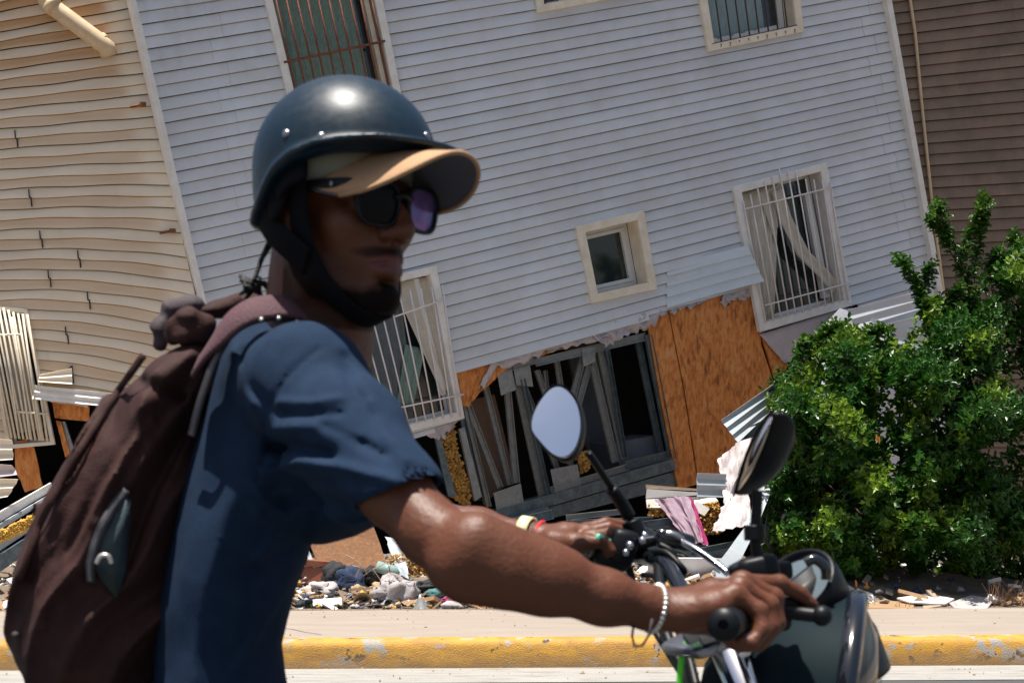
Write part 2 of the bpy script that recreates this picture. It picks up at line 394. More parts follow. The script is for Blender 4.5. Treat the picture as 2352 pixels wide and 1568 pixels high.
def gj(k):
    r = random.Random(k*13+5)
    base = 1235 + k*8 + (26 if k % 2 else 0)
    b2 = 500 + k*9 + (30 if k % 2 else 0)
    b3 = 1960 + k*8 + (22 if k % 2 else 0)
    return [b for b in (b2, base, b3)]
siding(GW, gline, range(-10, 22), gx_l, gx_r, MAT['grey'], gh, holes, gj, stain_shade=gstain_shade, wav=.012)
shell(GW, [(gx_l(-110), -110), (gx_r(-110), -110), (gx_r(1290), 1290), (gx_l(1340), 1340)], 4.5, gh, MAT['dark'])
# corner boards
for a, b, wd in (((298+.2286*-110, -110), (462, 700), 15), ((2030+.176*-110, -110), (2162, 745), 12)):
    mb = MB(); mb.slab(GW, [(a[0]-wd/2, a[1]), (a[0]+wd/2, a[1]), (b[0]+wd/2, b[1]), (b[0]-wd/2, b[1])], -.02, .085)
    part(mb, 'corner_board', MAT['white'], gh, bevel=.004)
def bars(par, pl, tl, tr, bl, br, n, rails, off, mat, r=.007, over=None, rr=.006, bend=0):
    """vertical bars between line tl-tr and bl-br, with rails at fractions"""
    for i in range(n):
        t = i/(n-1); a = (lerp(tl[0], tr[0], t), lerp(tl[1], tr[1], t)); b = (lerp(bl[0], br[0], t), lerp(bl[1], br[1], t))
        if over: a = (a[0] - over[i]*.15, a[1] - over[i])
        mid = (lerp(a[0], b[0], .5)+bend*random.uniform(-1, 1), lerp(a[1], b[1], .5))
        mb = MB(); mb.tube([pl(*a, off), pl(*mid, off+.004), pl(*b, off)], r, 6); part(mb, 'bar', mat, par, smooth=True)
    for (a, b) in rails:
        mb = MB(); mb.tube([pl(*a, off+.012), pl(*b, off+.012)], rr, 6); part(mb, 'rail', mat, par, smooth=True)
def curtain(par, pl, q, off, mat, folds=8, amp=.02, name='curtain', nx=40, ny=14):
    def fn(u, v):
        x, y = qd(q, u, v); return pl(x, y, off + amp*math.sin(u*folds*6.283 + 1.3*math.sin(v*3)) * (.5+.5*v))
    mb = MB().grid(fn, nx, ny); return part(mb, name, mat, par, smooth=True, solid=.002)
# top left tall window
fr, qi, s2 = window(gh, GW, W_TOPL, 18, MAT['white'], depth=.10, sash=6, label='tall window with rusty bars and green lace curtain')
curtain(fr, GW, [(622,-30),(812,-40),(868,262),(684,278)], -.09, MAT['curtg'], 7, .02)
for x in (826, 842):
    mb = MB(); mb.slab(GW, [(x,-60),(x+11,-60),(x+11+70,262),(x+70,262)], -.10, -.03); part(mb, 'jamb', MAT['cream'], fr, bevel=.003)
bars(fr, GW, (622,-40), (862,-60), (690,270), (925,250), 11, [((648,146),(880,97))], .03, MAT['barr'], r=.010, rr=.012, bend=1.5)
# top middle sill
fr, qi, s2 = window(gh, GW, W_TOPM, 17, MAT['cream'], depth=.12, sash=8, label='cream window sill at the upper edge, above the small window')
bars(fr, GW, (1240,-60), (1480,-120), (1250,12), (1505,-42), 10, [((1250,6),(1505,-48))], .02, MAT['bark'], r=.008)
# top right
fr, qi, s2 = window(gh, GW, W_TOPR, 17, MAT['cream'], depth=.14, sash=14, label='upper window with dark bars and rust-streaked cream sill')
curtain(fr, GW, [(1615,-60),(1755,-95),(1775,58),(1638,90)], -.155, MAT['curtb'], 5, .012)
bars(fr, GW, (1608,-60), (1806,-100), (1632,104), (1826,62), 10, [((1630,103),(1826,60))], .03, MAT['bark'], r=.009)
st = MB()
for i in range(9):
    t = (i+.5)/9; x = lerp(1640, 1830, t); y = lerp(106, 68, t); h = random.uniform(4, 12)
    st.slab(GW, [(x-2.2, y-1), (x+2.2, y-1), (x+.8, y+h), (x-.8, y+h)], .0455, .0475)
_s = part(st, 'rust_streak', MAT['tan'], fr); _s['kind'] = 'stuff'
# small window
fr, qi, s2 = window(gh, GW, W_SMALL, 18, MAT['cream'], depth=.17, sash=9, label='small square window with cream trim and no bars')
e2 = inner(s2, 4); mb = MB(); framebars(mb, GW, inner(s2, .5), inner(s2, 9), -.205, -.165); part(mb, 'sash', MAT['upvc'], fr, bevel=.003)
# right barred window
fr, qi, s2 = window(gh, GW, W_RIGHT, 17, MAT['white'], depth=.16, sash=8, pane='glass', label='white barred window with torn cream curtain, right of the small window')
curtain(fr, GW, [(1698,450),(1800,420),(1790,735),(1752,742)], -.10, MAT['curtain'], 6, .018)
curtain(fr, GW, [(1752,440),(1806,420),(1798,505),(1792,560)], -.085, MAT['curtain'], 3, .012)
def strapfn(u, v):
    pts = [(1792,435),(1810,500),(1850,580),(1900,630),(1930,668)]
    t = v*4; i = min(3, int(t)); f = t-i; x = lerp(pts[i][0], pts[i+1][0], f); y = lerp(pts[i][1], pts[i+1][1], f)
    return GW(x + (u-.5)*26, y + (u-.5)*-10, -.05 + .012*math.sin(u*9))
part(MB().grid(strapfn, 8, 24), 'curtain', MAT['curtain'], fr, smooth=True, solid=.002)
mb = MB(); mb.slab(GW, [(1862,445),(1875,442),(1922,680),(1905,684)], -.16, -.10); part(mb, 'jamb', MAT['upvc'], fr, bevel=.003)
mb = MB(); mb.slab(GW, [(1775,560),(1830,520),(1845,690),(1770,715)], -.30, -.28); part(mb, 'backing_board', MAT['brownb'], fr)
bars(fr, GW, (1698,455), (1898,410), (1752,742), (1940,690), 12, [((1702,482),(1900,432)),((1748,702),(1944,650))], .06, MAT['barw'], r=.0085, rr=.009,
     over=[-8, 2, 12, 25, 36, 50, 40, 30, 10, 4, 0, -8], bend=1.0)
for (x, y) in ((1745,699),(1934,648),(1746,703),(1922,660)):
    pass
# left barred window, partly behind the rider
fr, qi, s2 = window(gh, GW, W_LEFT, 17, MAT['white'], depth=.14, sash=7, label='white barred window behind the rider with drooping cream curtain')
curtain(fr, GW, [(800,680),(930,660),(960,945),(870,965)], -.145+.03, MAT['curtd'], 9, .012)
curtain(fr, GW, [(905,650),(985,635),(1040,890),(1020,905)], -.06, MAT['curtain'], 2, .014)
curtain(fr, GW, [(940,790),(985,800),(960,925),(920,930)], -.10, MAT['curtg'], 2, .012)
bars(fr, GW, (788,690), (1010,655), (873,982), (1052,955), 10, [((900,728),(1010,690)),((868,945),(1058,905))], .06, MAT['barw'], r=.0085, rr=.009)
mb = MB(); mb.slab(GW, [(955,640),(966,638),(1030,905),(1018,908)], -.10, -.05); part(mb, 'jamb', MAT['upvc'], fr, bevel=.003)

# ----- torn ground floor of the grey house -----
def gp(name, mat, poly, o0=-.06, o1=-.03, bevel=0, **k):
    return part(MB().slab(GW, poly, o0, o1), name, MAT[mat], gh, bevel=bevel, **k)
rag = random.Random(3)
def jag(pts, amp=3, n=4):                            # ragged edge through points
    out = []
    for i in range(len(pts)-1):
        for j in range(n):
            t = j/n; out.append((lerp(pts[i][0], pts[i+1][0], t)+rag.uniform(-amp, amp), lerp(pts[i][1], pts[i+1][1], t)+rag.uniform(-amp, amp)))
    return out + [pts[-1]]
gp('osb_panel', 'osb', [(1488,720),(1536,705),(1575,905),(1606,1112),(1562,1124),(1520,910)])
gp('osb_panel', 'osb', [(1539,704),(1745,640),(1752,790),(1788,900),(1760,960),(1700,1080),(1610,1110),(1578,905)])
gp('osb_panel', 'osb', [(1750,760),(1790,780),(1815,810),(1818,830),(1792,880),(1781,862)], -.055, -.025)
gp('osb_panel', 'osb', jag([(1036,845),(1200,800),(1195,828),(1150,862),(1105,900),(1080,935),(1060,930)], 2))
gp('osb_panel', 'osb', jag([(1235,800),(1490,725),(1470,740),(1300,800),(1240,820)], 2))
for a, b, c in (((1537,704),(1577,905),(1607,1111)), ((1749,762),(1770,820),(1785,880))):
    pass
# house wrap torn along the lower edge of the siding
def wrap(q, amp=.03, seed=0, nx=44, ny=7, drop=1.0, name='house_wrap', mat='tyvek', par=gh, off=-.005, pl=GW):
    def fn(u, v):
        x, y = qd(q, u, v); s = Vector((u*9+seed, v*2, seed*1.3))
        y += v*drop*14*mnoise.noise(s*1.7); x += v*6*mnoise.noise(s*2+Vector((9, 0, 0)))
        return pl(x, y, off + amp*(mnoise.noise(s)+.6*mnoise.noise(s*2.6))*(.25+v))
    return part(MB().grid(fn, nx, ny), name, MAT[mat], par, smooth=True, solid=.0015)
wrap([(1120,822),(1400,742),(1400,770),(1150,845)], .03, 1)
wrap([(1350,755),(1520,708),(1505,745),(1378,800)], .05, 2, 30)
wrap([(1480,715),(1640,670),(1632,690),(1500,735)], .03, 3, 30)
wrap([(1660,668),(1732,650),(1722,688),(1668,690)], .04, 4, 16)
wrap([(1130,830),(1150,826),(1112,893),(1100,890)], .02, 5, 6, 14)
wrap([(1665,672),(1690,668),(1672,700),(1655,698)], .02, 6, 6, 8)
wrap([(1745,768),(1925,712),(1830,850),(1800,830)], .02, 7, 24, 10, .4)
wrap([(965,985),(1058,960),(1040,985),(1005,1015)], .03, 8, 14, 6)
# steel opening: frame, studs and gusset plates
def stud(a, b, w, o=-.10, mat='steel', name='stud', th=.035):
    dx, dy = b[0]-a[0], b[1]-a[1]; L = math.hypot(dx, dy); nx, ny = -dy/L*w/2, dx/L*w/2
    mb = MB()
    mb.slab(GW, [(a[0]+nx, a[1]+ny), (a[0]-nx, a[1]-ny), (b[0]-nx, b[1]-ny), (b[0]+nx, b[1]+ny)], o-.003, o)
    for sg in (1, -1):
        e = .86
        mb.slab(GW, [(a[0]+sg*nx, a[1]+sg*ny), (a[0]+sg*nx*e, a[1]+sg*ny*e), (b[0]+sg*nx*e, b[1]+sg*ny*e), (b[0]+sg*nx, b[1]+sg*ny)], o, o+th)
    return part(mb, name, MAT[mat], gh)
stud((1150,850),(1250,822),16, -.06); stud((1235,832),(1488,772),18, -.055); stud((1235,810),(1488,740),10,-.05)
stud((1075,930),(1130,1165),11,-.09); stud((1066,955),(1100,1150),12,-.06,'steeld')
stud((1082,925),(1158,1120),13,-.11); stud((1128,885),(1185,1115),12,-.15); stud((1175,880),(1197,1110),14,-.12)
stud((1195,865),(1255,1145),15,-.10); stud((1205,870),(1265,1140),10,-.06,'steeld')
stud((1212,870),(1300,1090),11,-.16); stud((1245,850),(1330,1085),11,-.13); stud((1290,822),(1312,960),10,-.13)
stud((1375,800),(1330,960),13,-.12); stud((1352,812),(1325,920),13,-.12); stud((1365,800),(1425,1062),15,-.12); stud((1385,800),(1442,1055),12,-.09)
stud((1398,800),(1440,1050),8,-.05,'steeld'); stud((1270,850),(1290,1040),9,-.19); stud((1320,930),(1360,1080),8,-.2); stud((1092,1000),(1135,1160),8,-.2)
stud((1492,768),(1548,1052),16,-.05,'steeld'); stud((1478,785),(1530,1040),12,-.12,'steeld')
stud((1440,1068),(1548,1042),18,-.05,'steeld'); stud((1270,1125),(1445,1072),14,-.05,'steel')
gp('sill_beam','steeld',[(1140,1172),(1550,1052),(1556,1078),(1150,1196)],-.16,-.02,bevel=.004)
gp('sill_beam','steeld',[(1180,1190),(1556,1082),(1560,1118),(1235,1200)],-.20,-.05,bevel=.004)
gp('sill_beam','steeld',[(1165,1190),(1252,1162),(1262,1180),(1200,1200)],-.02,.06,bevel=.004)
gp('gusset_plate','steel',[(1146,855),(1180,846),(1190,895),(1156,908)],-.05,-.044)
gp('gusset_plate','steel',[(1182,835),(1220,820),(1230,888),(1192,884)],-.055,-.049)
gp('gusset_plate','steel',[(1137,1132),(1200,1110),(1208,1163),(1146,1178)],-.04,-.034)
gp('gusset_plate','steel',[(1268,1078),(1330,1066),(1342,1128),(1280,1140)],-.04,-.034)
gp('gusset_plate','steel',[(1340,800),(1372,795),(1372,830),(1345,842)],-.045,-.039)
gp('wall_board','brownb',[(1085,925),(1165,905),(1212,1100),(1140,1160)],-.30,-.28)
gp('wall_board','room',[(1395,780),(1475,775),(1525,1035),(1450,1060)],-.9,-.85)
gp('floor_slab','room',[(1430,1020),(1530,1000),(1545,1050),(1450,1080)],-.7,-.2)
def fluff(par, poly, pl=GW, o=-.06, n=160, r=.035, mat='insul', name='insulation', seed=1):
    rr = random.Random(seed); xs = [p[0] for p in poly]; ys = [p[1] for p in poly]; mb = MB(); c = 0
    import itertools
    while c < n:
        x, y = rr.uniform(min(xs), max(xs)), rr.uniform(min(ys), max(ys))
        if not inpoly(x, y, poly): continue
        c += 1; q = pl(x, y, o+rr.uniform(-.03, .03)) if callable(pl) else None
        R1 = r*.6*rr.uniform(.4, 1.3); a = [Vector((rr.gauss(0, 1), rr.gauss(0, 1), rr.gauss(0, 1))).normalized() for _ in range(3)]
        vs = []
        for v in ((1,0,0),(-1,0,0),(0,1,0),(0,-1,0),(0,0,1),(0,0,-1)): vs.append(q + Vector(v)*R1*rr.uniform(.5, 1.2))
        mb.add(vs, [(0,2,4),(2,1,4),(1,3,4),(3,0,4),(2,0,5),(1,2,5),(3,1,5),(0,3,5)])
    return part(mb, name, MAT[mat], par)
fluff(gh, [(1010,985),(1048,972),(1058,1040),(1086,1120),(1085,1165),(1040,1140),(1020,1060)], n=1500, r=.03, seed=2)
fluff(gh, [(1330,1040),(1360,1035),(1362,1075),(1340,1090)], n=350, r=.025, seed=3)
gp('foil_strip','steeld',[(1000,1000),(1012,995),(1050,1140),(1032,1140)],-.05,-.02)
gp('steel_channel','steel',[(1056,985),(1068,980),(1108,1140),(1092,1150)],-.05,-.01)
# small panes of the hanging flap at the right of the opening
def sheet(a, b, c, d, ridges, amp, mat, name, par=None, nu=30, nv=4, bend=0):
    """corrugated strip: corners (x,y,depth) TL TR BR BL, ridges run along TL-TR"""
    q = (a, b, c, d)
    def fn(u, v):
        x, y, z = qd(q, u, v); p = P(x, y, z); tri = abs(((v*ridges) % 1)-.5)*2
        return p + Vector((0, -amp*tri - bend*math.sin(u*math.pi), 0))
    mb = MB().grid(fn, nu, max(nv, ridges*4))
    return part(mb, name, MAT[mat], par, smooth=False, solid=.002) if par else mb.build(name, MAT[mat], solid=.002)
sheet((1928,708,16.5),(2120,775,17.0),(2120,800,17.0),(1880,760,16.3),1,.02,'grey','siding_panel',gh,20,4,.05)
sheet((1945,712,16.4),(2145,660,17.3),(2145,700,17.3),(1965,755,16.45),2,.015,'grey','siding_panel',gh)
sheet((1975,758,16.6),(2160,715,17.4),(2165,790,17.4),(1990,850,16.7),3,.015,'grey','siding_panel',gh)
sheet((1990,850,16.7),(2165,790,17.4),(2170,900,17.5),(1995,1000,16.8),4,.015,'grey','siding_panel',gh)
sheet((1995,1000,16.8),(2170,900,17.5),(2175,1330,17.5),(1995,1330,16.8),10,.015,'grey','siding_panel',gh)
def flapfn(u, v):
    q = [(1530,611),(1702,566),(1740,648),(1530,708)]; x, y = qd(q, u, v); k = (v*3.999) % 1
    return GW(x, y, .004+.016*k + .10*u**3 + .012*math.sin(u*9)*u*v)
_m = MB(); vs_ = [(u/30, (l+t)/4) for l in range(4) for t in (0.001, .5, .97) for u in range(31)]
_m.v = [tuple(flapfn(u, v)) for u, v in vs_]; _m.f = [(r*31+i, r*31+i+1, (r+1)*31+i+1, (r+1)*31+i) for r in range(11) for i in range(30)]
_p = part(_m, 'siding_flap', M('pale blue vinyl', (.62,.69,.74), .5, var=.06), gh, solid=.002); _p['label'] = 'paler siding end bent out over the right window frame'
def curl(u, v):
    x = lerp(1878, 1985, u); y = lerp(lerp(752, 708, min(1, u*2)), lerp(790, 735, u), v) - 0
    return GW(x, y, .03 + .10*(1-u)*math.sin(v*2.6))
part(MB().grid(curl, 16, 8), 'siding_flap', MAT['blue'], gh, smooth=True, solid=.003)

# ----- beige house -----
bh = empty('bulging_house', BW(150, 1340), 'bulging beige siding house with brown stains at the left edge', 'house')
BWIN = [(-40,700),(64,710),(128,1020),(20,1030)]
bholes = [inner(BWIN, 7), [(60,1020),(90,905),(120,925),(215,930),(330,960),(470,1190),(600,1190),(600,1500),(-500,1500),(-400,1180),(-60,990),(20,1020)]]
def bstain_shade(x, y, li, v):
    edge = gx_l(y) - 62 - 10*mnoise.noise(Vector((0, y*.02, 0)))
    m = 1/(1+math.exp((x-edge)/7)); top = max(0, min(1, (260-y)/260))
    a = ((.95 if li == 1 else .12) * (.45+.5*top) + .25*top + .10)
    a *= (.75+.25*math.sin(v*3.0))
    n = mnoise.noise(Vector((x*.01, y*.05, 3)))
    dirt = .3*max(0, 1-abs(x-(gx_l(y)-62))/10)*max(0, n+.3)
    return max(0, min(1, m*(a + .15*n) + dirt*.4 + (1-m)*.06 + (.35 if v < .065 else 0)))  # stains, dirt, and last the shade under each lip painted in
def bj(k):
    r = random.Random(k*7+1)
    js = {9:[40],10:[270],11:[285],12:[140],13:[70],15:[170,],16:[95],17:[178],18:[112],19:[200],20:[150],14:[300]}
    return [j for j in js.get(k, [])]
siding(BW, bline, range(-2, 26), lambda y: -430, lambda y: gx_l(y)-6, MAT['beige'], bh, bholes, bj, stain_shade=bstain_shade, step=12, wav=.01, amp=1.15)
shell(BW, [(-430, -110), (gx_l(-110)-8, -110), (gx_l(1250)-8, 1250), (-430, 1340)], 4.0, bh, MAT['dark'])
# open joints where the panels have parted
for (x, y) in ((36,320),(68,455),(93,550),(180,595),(112,640),(202,690),(152,770)):
    mb = MB(); mb.slab(BW, [(x-2,y-20),(x+.5,y-20),(x+2,y-3),(x+6,y-1),(x+8,y+20),(x+5,y+20),(x+3,y+1),(x-.5,y-1)], .02, .027)
    part(mb, 'open_joint', MAT['dark'], bh)
mb = MB(); mb.slab(BW, [(158,845),(168,838),(172,880),(160,882),(166,865)], .03, .036); part(mb, 'open_joint', MAT['dark'], bh)
for (x, y) in ((328,244),(396,533)):
    mb = MB(); mb.tube([BW(x-28, y+3, .03), BW(x, y-2, .05)], .012, 6); mb.box(BW(x+2, y-2, .05), .05, .03, .035); part(mb, 'pipe_bracket', MAT['barr'], bh)
for (poly, m_) in (([(95,860),(168,845),(170,882),(92,876)], 'beige'), ([(84,884),(290,905),(300,938),(78,915)], 'white')):
    q = [poly[0], poly[1], poly[2], poly[3]]
    def fn(u, v, q=q): x, y = qd(q, u, v); return BW(x, y, .05 + .02*abs(((v*2) % 1)-.5)*2 + .02*v)
    part(MB().grid(fn, 20, 8), 'siding_flap', MAT[m_], bh, solid=.003)
part(MB().slab(BW, jag([(118,922),(204,930),(205,968),(125,960)],1.5), -.05,-.02), 'osb_panel', MAT['osb'], bh)
part(MB().slab(BW, [(128,965),(140,968),(160,1040),(150,1050)], -.04,0), 'stud', MAT['osb'], bh)
part(MB().slab(BW, [(142,968),(148,968),(175,1050),(165,1060)], -.06,-.02), 'stud', MAT['steel'], bh)
fr, qi, s2 = window(bh, BW, BWIN, 9, MAT['cream'], depth=.10, sash=6, label='leaning window with long crowded cream bars at the left edge')
curtain(fr, BW, [(-20,730),(50,735),(95,985),(40,995)], -.09, MAT['curtain'], 5, .01)
bars(fr, BW, (-30,712), (66,722), (30,1005), (112,1012), 10, [((-20,770),(50,768)),((35,944),(115,950))], .06, MAT['cream'], r=.010, rr=.010, over=[8,10,12,14,10,6,2,0,0,0], bend=3)
bars(fr, BW, (-24,705), (60,740), (22,1000), (100,1010), 4, [], .09, MAT['cream'], r=.008, bend=4)
# ----- brown house -----
rh = empty('brown_house', RW(2260, 1340), 'dark brown siding house at the right edge behind the shrub', 'house')
siding(RW, rline, range(-3, 26), lambda y: gx_r(y)+2, lambda y: 2460, MAT['brown'], rh, [], lambda k: [2290+30*(k % 3)] if k % 2 else [], step=24, amp=1.5)
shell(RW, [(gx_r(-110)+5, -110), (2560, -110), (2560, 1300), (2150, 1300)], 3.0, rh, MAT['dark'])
cb = MB(); cb.tube([RW(2083,-60,.05),RW(2086,0,.05),RW(2098,80,.05),RW(2112,230,.05),RW(2140,500,.05),RW(2166,690,.05),RW(2180,800,.05)], .018, 8)
c = cb.build('wall_conduit', MAT['pipe'], smooth=True); tag(c, 'thin cream conduit running down the brown siding', 'conduit')
# drain pipe on the beige wall
dp = empty('drain_pipe', BW(240, 130, .12), 'cream elbowed drain pipe sticking out at upper left', 'pipe')
def bw(x, y, o): return BW(x, y, o)
t_ = MB(); t_.tube([bw(106,-70,.10),bw(106,-20,.10),bw(112,8,.11),bw(128,24,.12),bw(238,106,.16),bw(252,118,.15),bw(256,134,.13)], .074, 16); part(t_, 'tube', MAT['pipe'], dp, smooth=True)
for a, b in (((121,17),(133,27)), ((232,100),(242,109))):
    t_ = MB(); t_.tube([bw(*a,.135),bw(*b,.145)], .082, 16); part(t_, 'collar', MAT['pipe'], dp, smooth=True)

# ================= sculpting: signed distance volumes meshed by surface nets =================
class Vol:
    def __init__(s, lo, hi, h):
        s.h = h; s.lo = np.array(lo, float); n = np.ceil((np.array(hi)-s.lo)/h).astype(int)+1; s.n = n
        s.f = np.full(n, .1, np.float32)
        s.ax = [(s.lo[i] + h*np.arange(n[i])).astype(np.float32) for i in range(3)]
    def region(s, lo, hi):
        a = [max(0, int((lo[i]-s.lo[i])/s.h)-1) for i in range(3)]; b = [min(s.n[i], int((hi[i]-s.lo[i])/s.h)+2) for i in range(3)]
        sl_ = tuple(slice(a[i], max(a[i], b[i])) for i in range(3))
        g = np.meshgrid(*[s.ax[i][sl_[i]] for i in range(3)], indexing='ij')
        return sl_, g
    def op(s, lo, hi, fn, k=.01, mode='add', pad=None):
        pad = (k + 3*s.h) if pad is None else pad
        sl_, g = s.region([v-pad for v in lo], [v+pad for v in hi])
        if g[0].size == 0: return
        d = fn(*g).astype(np.float32); f = s.f[sl_]
        if mode == 'add':
            h = np.clip(.5+.5*(f-d)/k, 0, 1); s.f[sl_] = f*(1-h)+d*h-k*h*(1-h)
        elif mode == 'sub':
            d = -d; h = np.clip(.5-.5*(f-d)/k, 0, 1); s.f[sl_] = f*(1-h)+d*h+k*h*(1-h)
        elif mode == 'disp': s.f[sl_] = f + d
    def cone(s, a, b, ra, rb, k=.01, mode='add'):
        a = np.array(a, float); b = np.array(b, float); m = max(ra, rb)
        def fn(X, Y, Z):
            v = b-a; L = v@v + 1e-12; t = np.clip(((X-a[0])*v[0]+(Y-a[1])*v[1]+(Z-a[2])*v[2])/L, 0, 1)
            return np.sqrt((X-a[0]-t*v[0])**2+(Y-a[1]-t*v[1])**2+(Z-a[2]-t*v[2])**2) - (ra+(rb-ra)*t)
        s.op(np.minimum(a, b)-m, np.maximum(a, b)+m, fn, k, mode)
    def chain(s, pts, rs, k=.01, mode='add'):
        for i in range(len(pts)-1): s.cone(pts[i], pts[i+1], rs[i], rs[i+1], k, mode)
    def ell(s, c, r, k=.01, mode='add', rot=None):   # rot rows: local axes in world
        c = np.array(c, float); r = np.array(r, float); m = r.max()
        def fn(X, Y, Z):
            x, y, z = X-c[0], Y-c[1], Z-c[2]
            if rot is not None: x, y, z = (rot[0][0]*x+rot[0][1]*y+rot[0][2]*z, rot[1][0]*x+rot[1][1]*y+rot[1][2]*z, rot[2][0]*x+rot[2][1]*y+rot[2][2]*z)
            k0 = np.sqrt((x/r[0])**2+(y/r[1])**2+(z/r[2])**2)+1e-9; k1 = np.sqrt((x/r[0]**2)**2+(y/r[1]**2)**2+(z/r[2]**2)**2)+1e-9
            return k0*(k0-1)/k1
        s.op(c-m, c+m, fn, k, mode)
    def mesh(s):
        f = s.f; neg = f < 0; n = np.array(f.shape)
        c = [neg[i:n[0]-1+i, j:n[1]-1+j, k:n[2]-1+k] for i in (0, 1) for j in (0, 1) for k in (0, 1)]
        anyn = c[0].copy(); alln = c[0].copy()
        for q in c[1:]: anyn |= q; alln &= q
        act = np.argwhere(anyn & ~alln); idx = np.full(n-1, -1, np.int32); idx[tuple(act.T)] = np.arange(len(act))
        offs = np.array([(i, j, k) for i in (0, 1) for j in (0, 1) for k in (0, 1)])
        val = np.stack([f[act[:, 0]+o[0], act[:, 1]+o[1], act[:, 2]+o[2]] for o in offs], 1)
        sm = np.zeros((len(act), 3)); cnt = np.zeros(len(act))
        for a in range(8):
            for b in range(a+1, 8):
                if np.abs(offs[a]-offs[b]).sum() != 1: continue
                va, vb = val[:, a], val[:, b]; m = (va < 0) != (vb < 0); t = np.where(m, va/np.where(m, va-vb, 1), 0)
                sm += np.where(m[:, None], offs[a]+(offs[b]-offs[a])*t[:, None], 0); cnt += m
        V = s.lo + s.h*(act + sm/cnt[:, None]); quads = []
        for ax in range(3):
            o1, o2 = [(1, 2), (2, 0), (0, 1)][ax]
            A = neg[tuple(slice(0, -1) if i == ax else slice(1, -1) for i in range(3))]; B = neg[tuple(slice(1, None) if i == ax else slice(1, -1) for i in range(3))]
            e = np.argwhere(A != B); sg = A[tuple(e.T)]
            base = e + np.array([0 if i == ax else 1 for i in range(3)])
            def cell(d1, d2):
                q = base.copy(); q[:, o1] -= d1; q[:, o2] -= d2; return idx[tuple(q.T)]
            q = np.stack([cell(1, 1), cell(0, 1), cell(0, 0), cell(1, 0)], 1); q[~sg] = q[~sg][:, ::-1]; quads.append(q)
        Q = np.concatenate(quads); Q = Q[(Q >= 0).all(1)]
        # relax a little
        for _ in range(2):
            acc = np.zeros_like(V); ct = np.zeros(len(V))
            for a in range(4):
                np.add.at(acc, Q[:, a], V[Q[:, (a+1) % 4]]); np.add.at(ct, Q[:, a], 1)
            V = .55*V + .45*acc/np.maximum(ct, 1)[:, None]
        return V, Q
def npmesh(name, V, Q, mats, par=None, attrs={}, midx=None):
    me = bpy.data.meshes.new(name); me.vertices.add(len(V)); me.vertices.foreach_set('co', V.astype(np.float32).ravel())
    k = Q.shape[1]; me.loops.add(Q.size); me.loops.foreach_set('vertex_index', Q.astype(np.int32).ravel())
    me.polygons.add(len(Q)); me.polygons.foreach_set('loop_start', np.arange(0, Q.size, k, dtype=np.int32))
    for m in mats: me.materials.append(m)
    if midx is not None: me.polygons.foreach_set('material_index', midx.astype(np.int32))
    for n_, a in attrs.items(): at = me.attributes.new(n_, 'FLOAT', 'POINT'); at.data.foreach_set('value', a.astype(np.float32))
    me.update(calc_edges=True); me.shade_smooth()
    o = bpy.data.objects.new(name, me); COL.objects.link(o)
    if par:
        o.parent = par
        if par.type == 'EMPTY': o.matrix_parent_inverse = Matrix.Translation(-Vector(par.location))
    return o
def poly2d(px, py, poly):                           # signed distance to a polygon, numpy
    d = np.full(px.shape, 1e18); sgn = np.ones(px.shape); n = len(poly)
    for i in range(n):
        ax_, ay = poly[i]; bx, by = poly[i-1]; ex, ey = bx-ax_, by-ay; wx, wy = px-ax_, py-ay
        t = np.clip((wx*ex+wy*ey)/(ex*ex+ey*ey), 0, 1); d = np.minimum(d, (wx-ex*t)**2+(wy-ey*t)**2)
        c1 = py >= ay; c2 = py < by; c3 = ex*wy > ey*wx
        fl = (c1 & c2 & c3) | (~c1 & ~c2 & ~c3); sgn = np.where(fl, -sgn, sgn)
    return sgn*np.sqrt(d)
def pillow(poly, dref, yc, T, Rr):                   # a stuffed shape: side outline given at distance dref, half thickness T
    def fn(X, Y, Z):
        x2 = X[:, 0, :]; z2 = Z[:, 0, :]; px = CX+x2/dref*F; py = HY-(z2-CH)/dref*F
        d2 = poly2d(px, py, poly)*dref/F
        u = np.maximum(d2+Rr, 0)/Rr; v = np.abs(Y-yc)/T
        return (np.sqrt(u[:, None, :]**2.2 + v**2.2)-1)*Rr
    return fn
def px_of(X, Z, dref): return CX+X/dref*F, HY-(Z-CH)/dref*F
def polydist(px, py, pts):
    d = np.full(px.shape, 1e9)
    for i in range(len(pts)-1):
        ax_, ay = pts[i]; ex, ey = pts[i+1][0]-ax_, pts[i+1][1]-ay; wx, wy = px-ax_, py-ay
        t = np.clip((wx*ex+wy*ey)/(ex*ex+ey*ey), 0, 1); d = np.minimum(d, np.sqrt((wx-ex*t)**2+(wy-ey*t)**2))
    return d
def gauss3(V, seed, sc, oct_=3):                     # cheap smooth noise for numpy points: sums of sines
    r = np.random.default_rng(seed); o = 0; a = 1
    for k in range(oct_):
        for _ in range(4):
            d = r.normal(size=3); d /= np.linalg.norm(d); o = o + a*np.sin((V[0]*d[0]+V[1]*d[1]+V[2]*d[2])*sc*(2**k)*r.uniform(.7, 1.4)+r.uniform(0, 6.28))
        a *= .5
    return o/4

def sp_(pts, n=6):                                    # smooth polyline through picture points
    p = [P(*q) for q in pts]; m = len(p); out = []
    for k in range(m-1):
        p0, p1, p2, p3 = p[max(k-1, 0)], p[k], p[k+1], p[min(k+2, m-1)]
        for i in range(n):
            s = i/n; out.append(.5*((2*p1)+(p2-p0)*s+(2*p0-5*p1+4*p2-p3)*s*s+(3*p1-p0-3*p2+p3)*s**3))
    return out+[p[-1]]
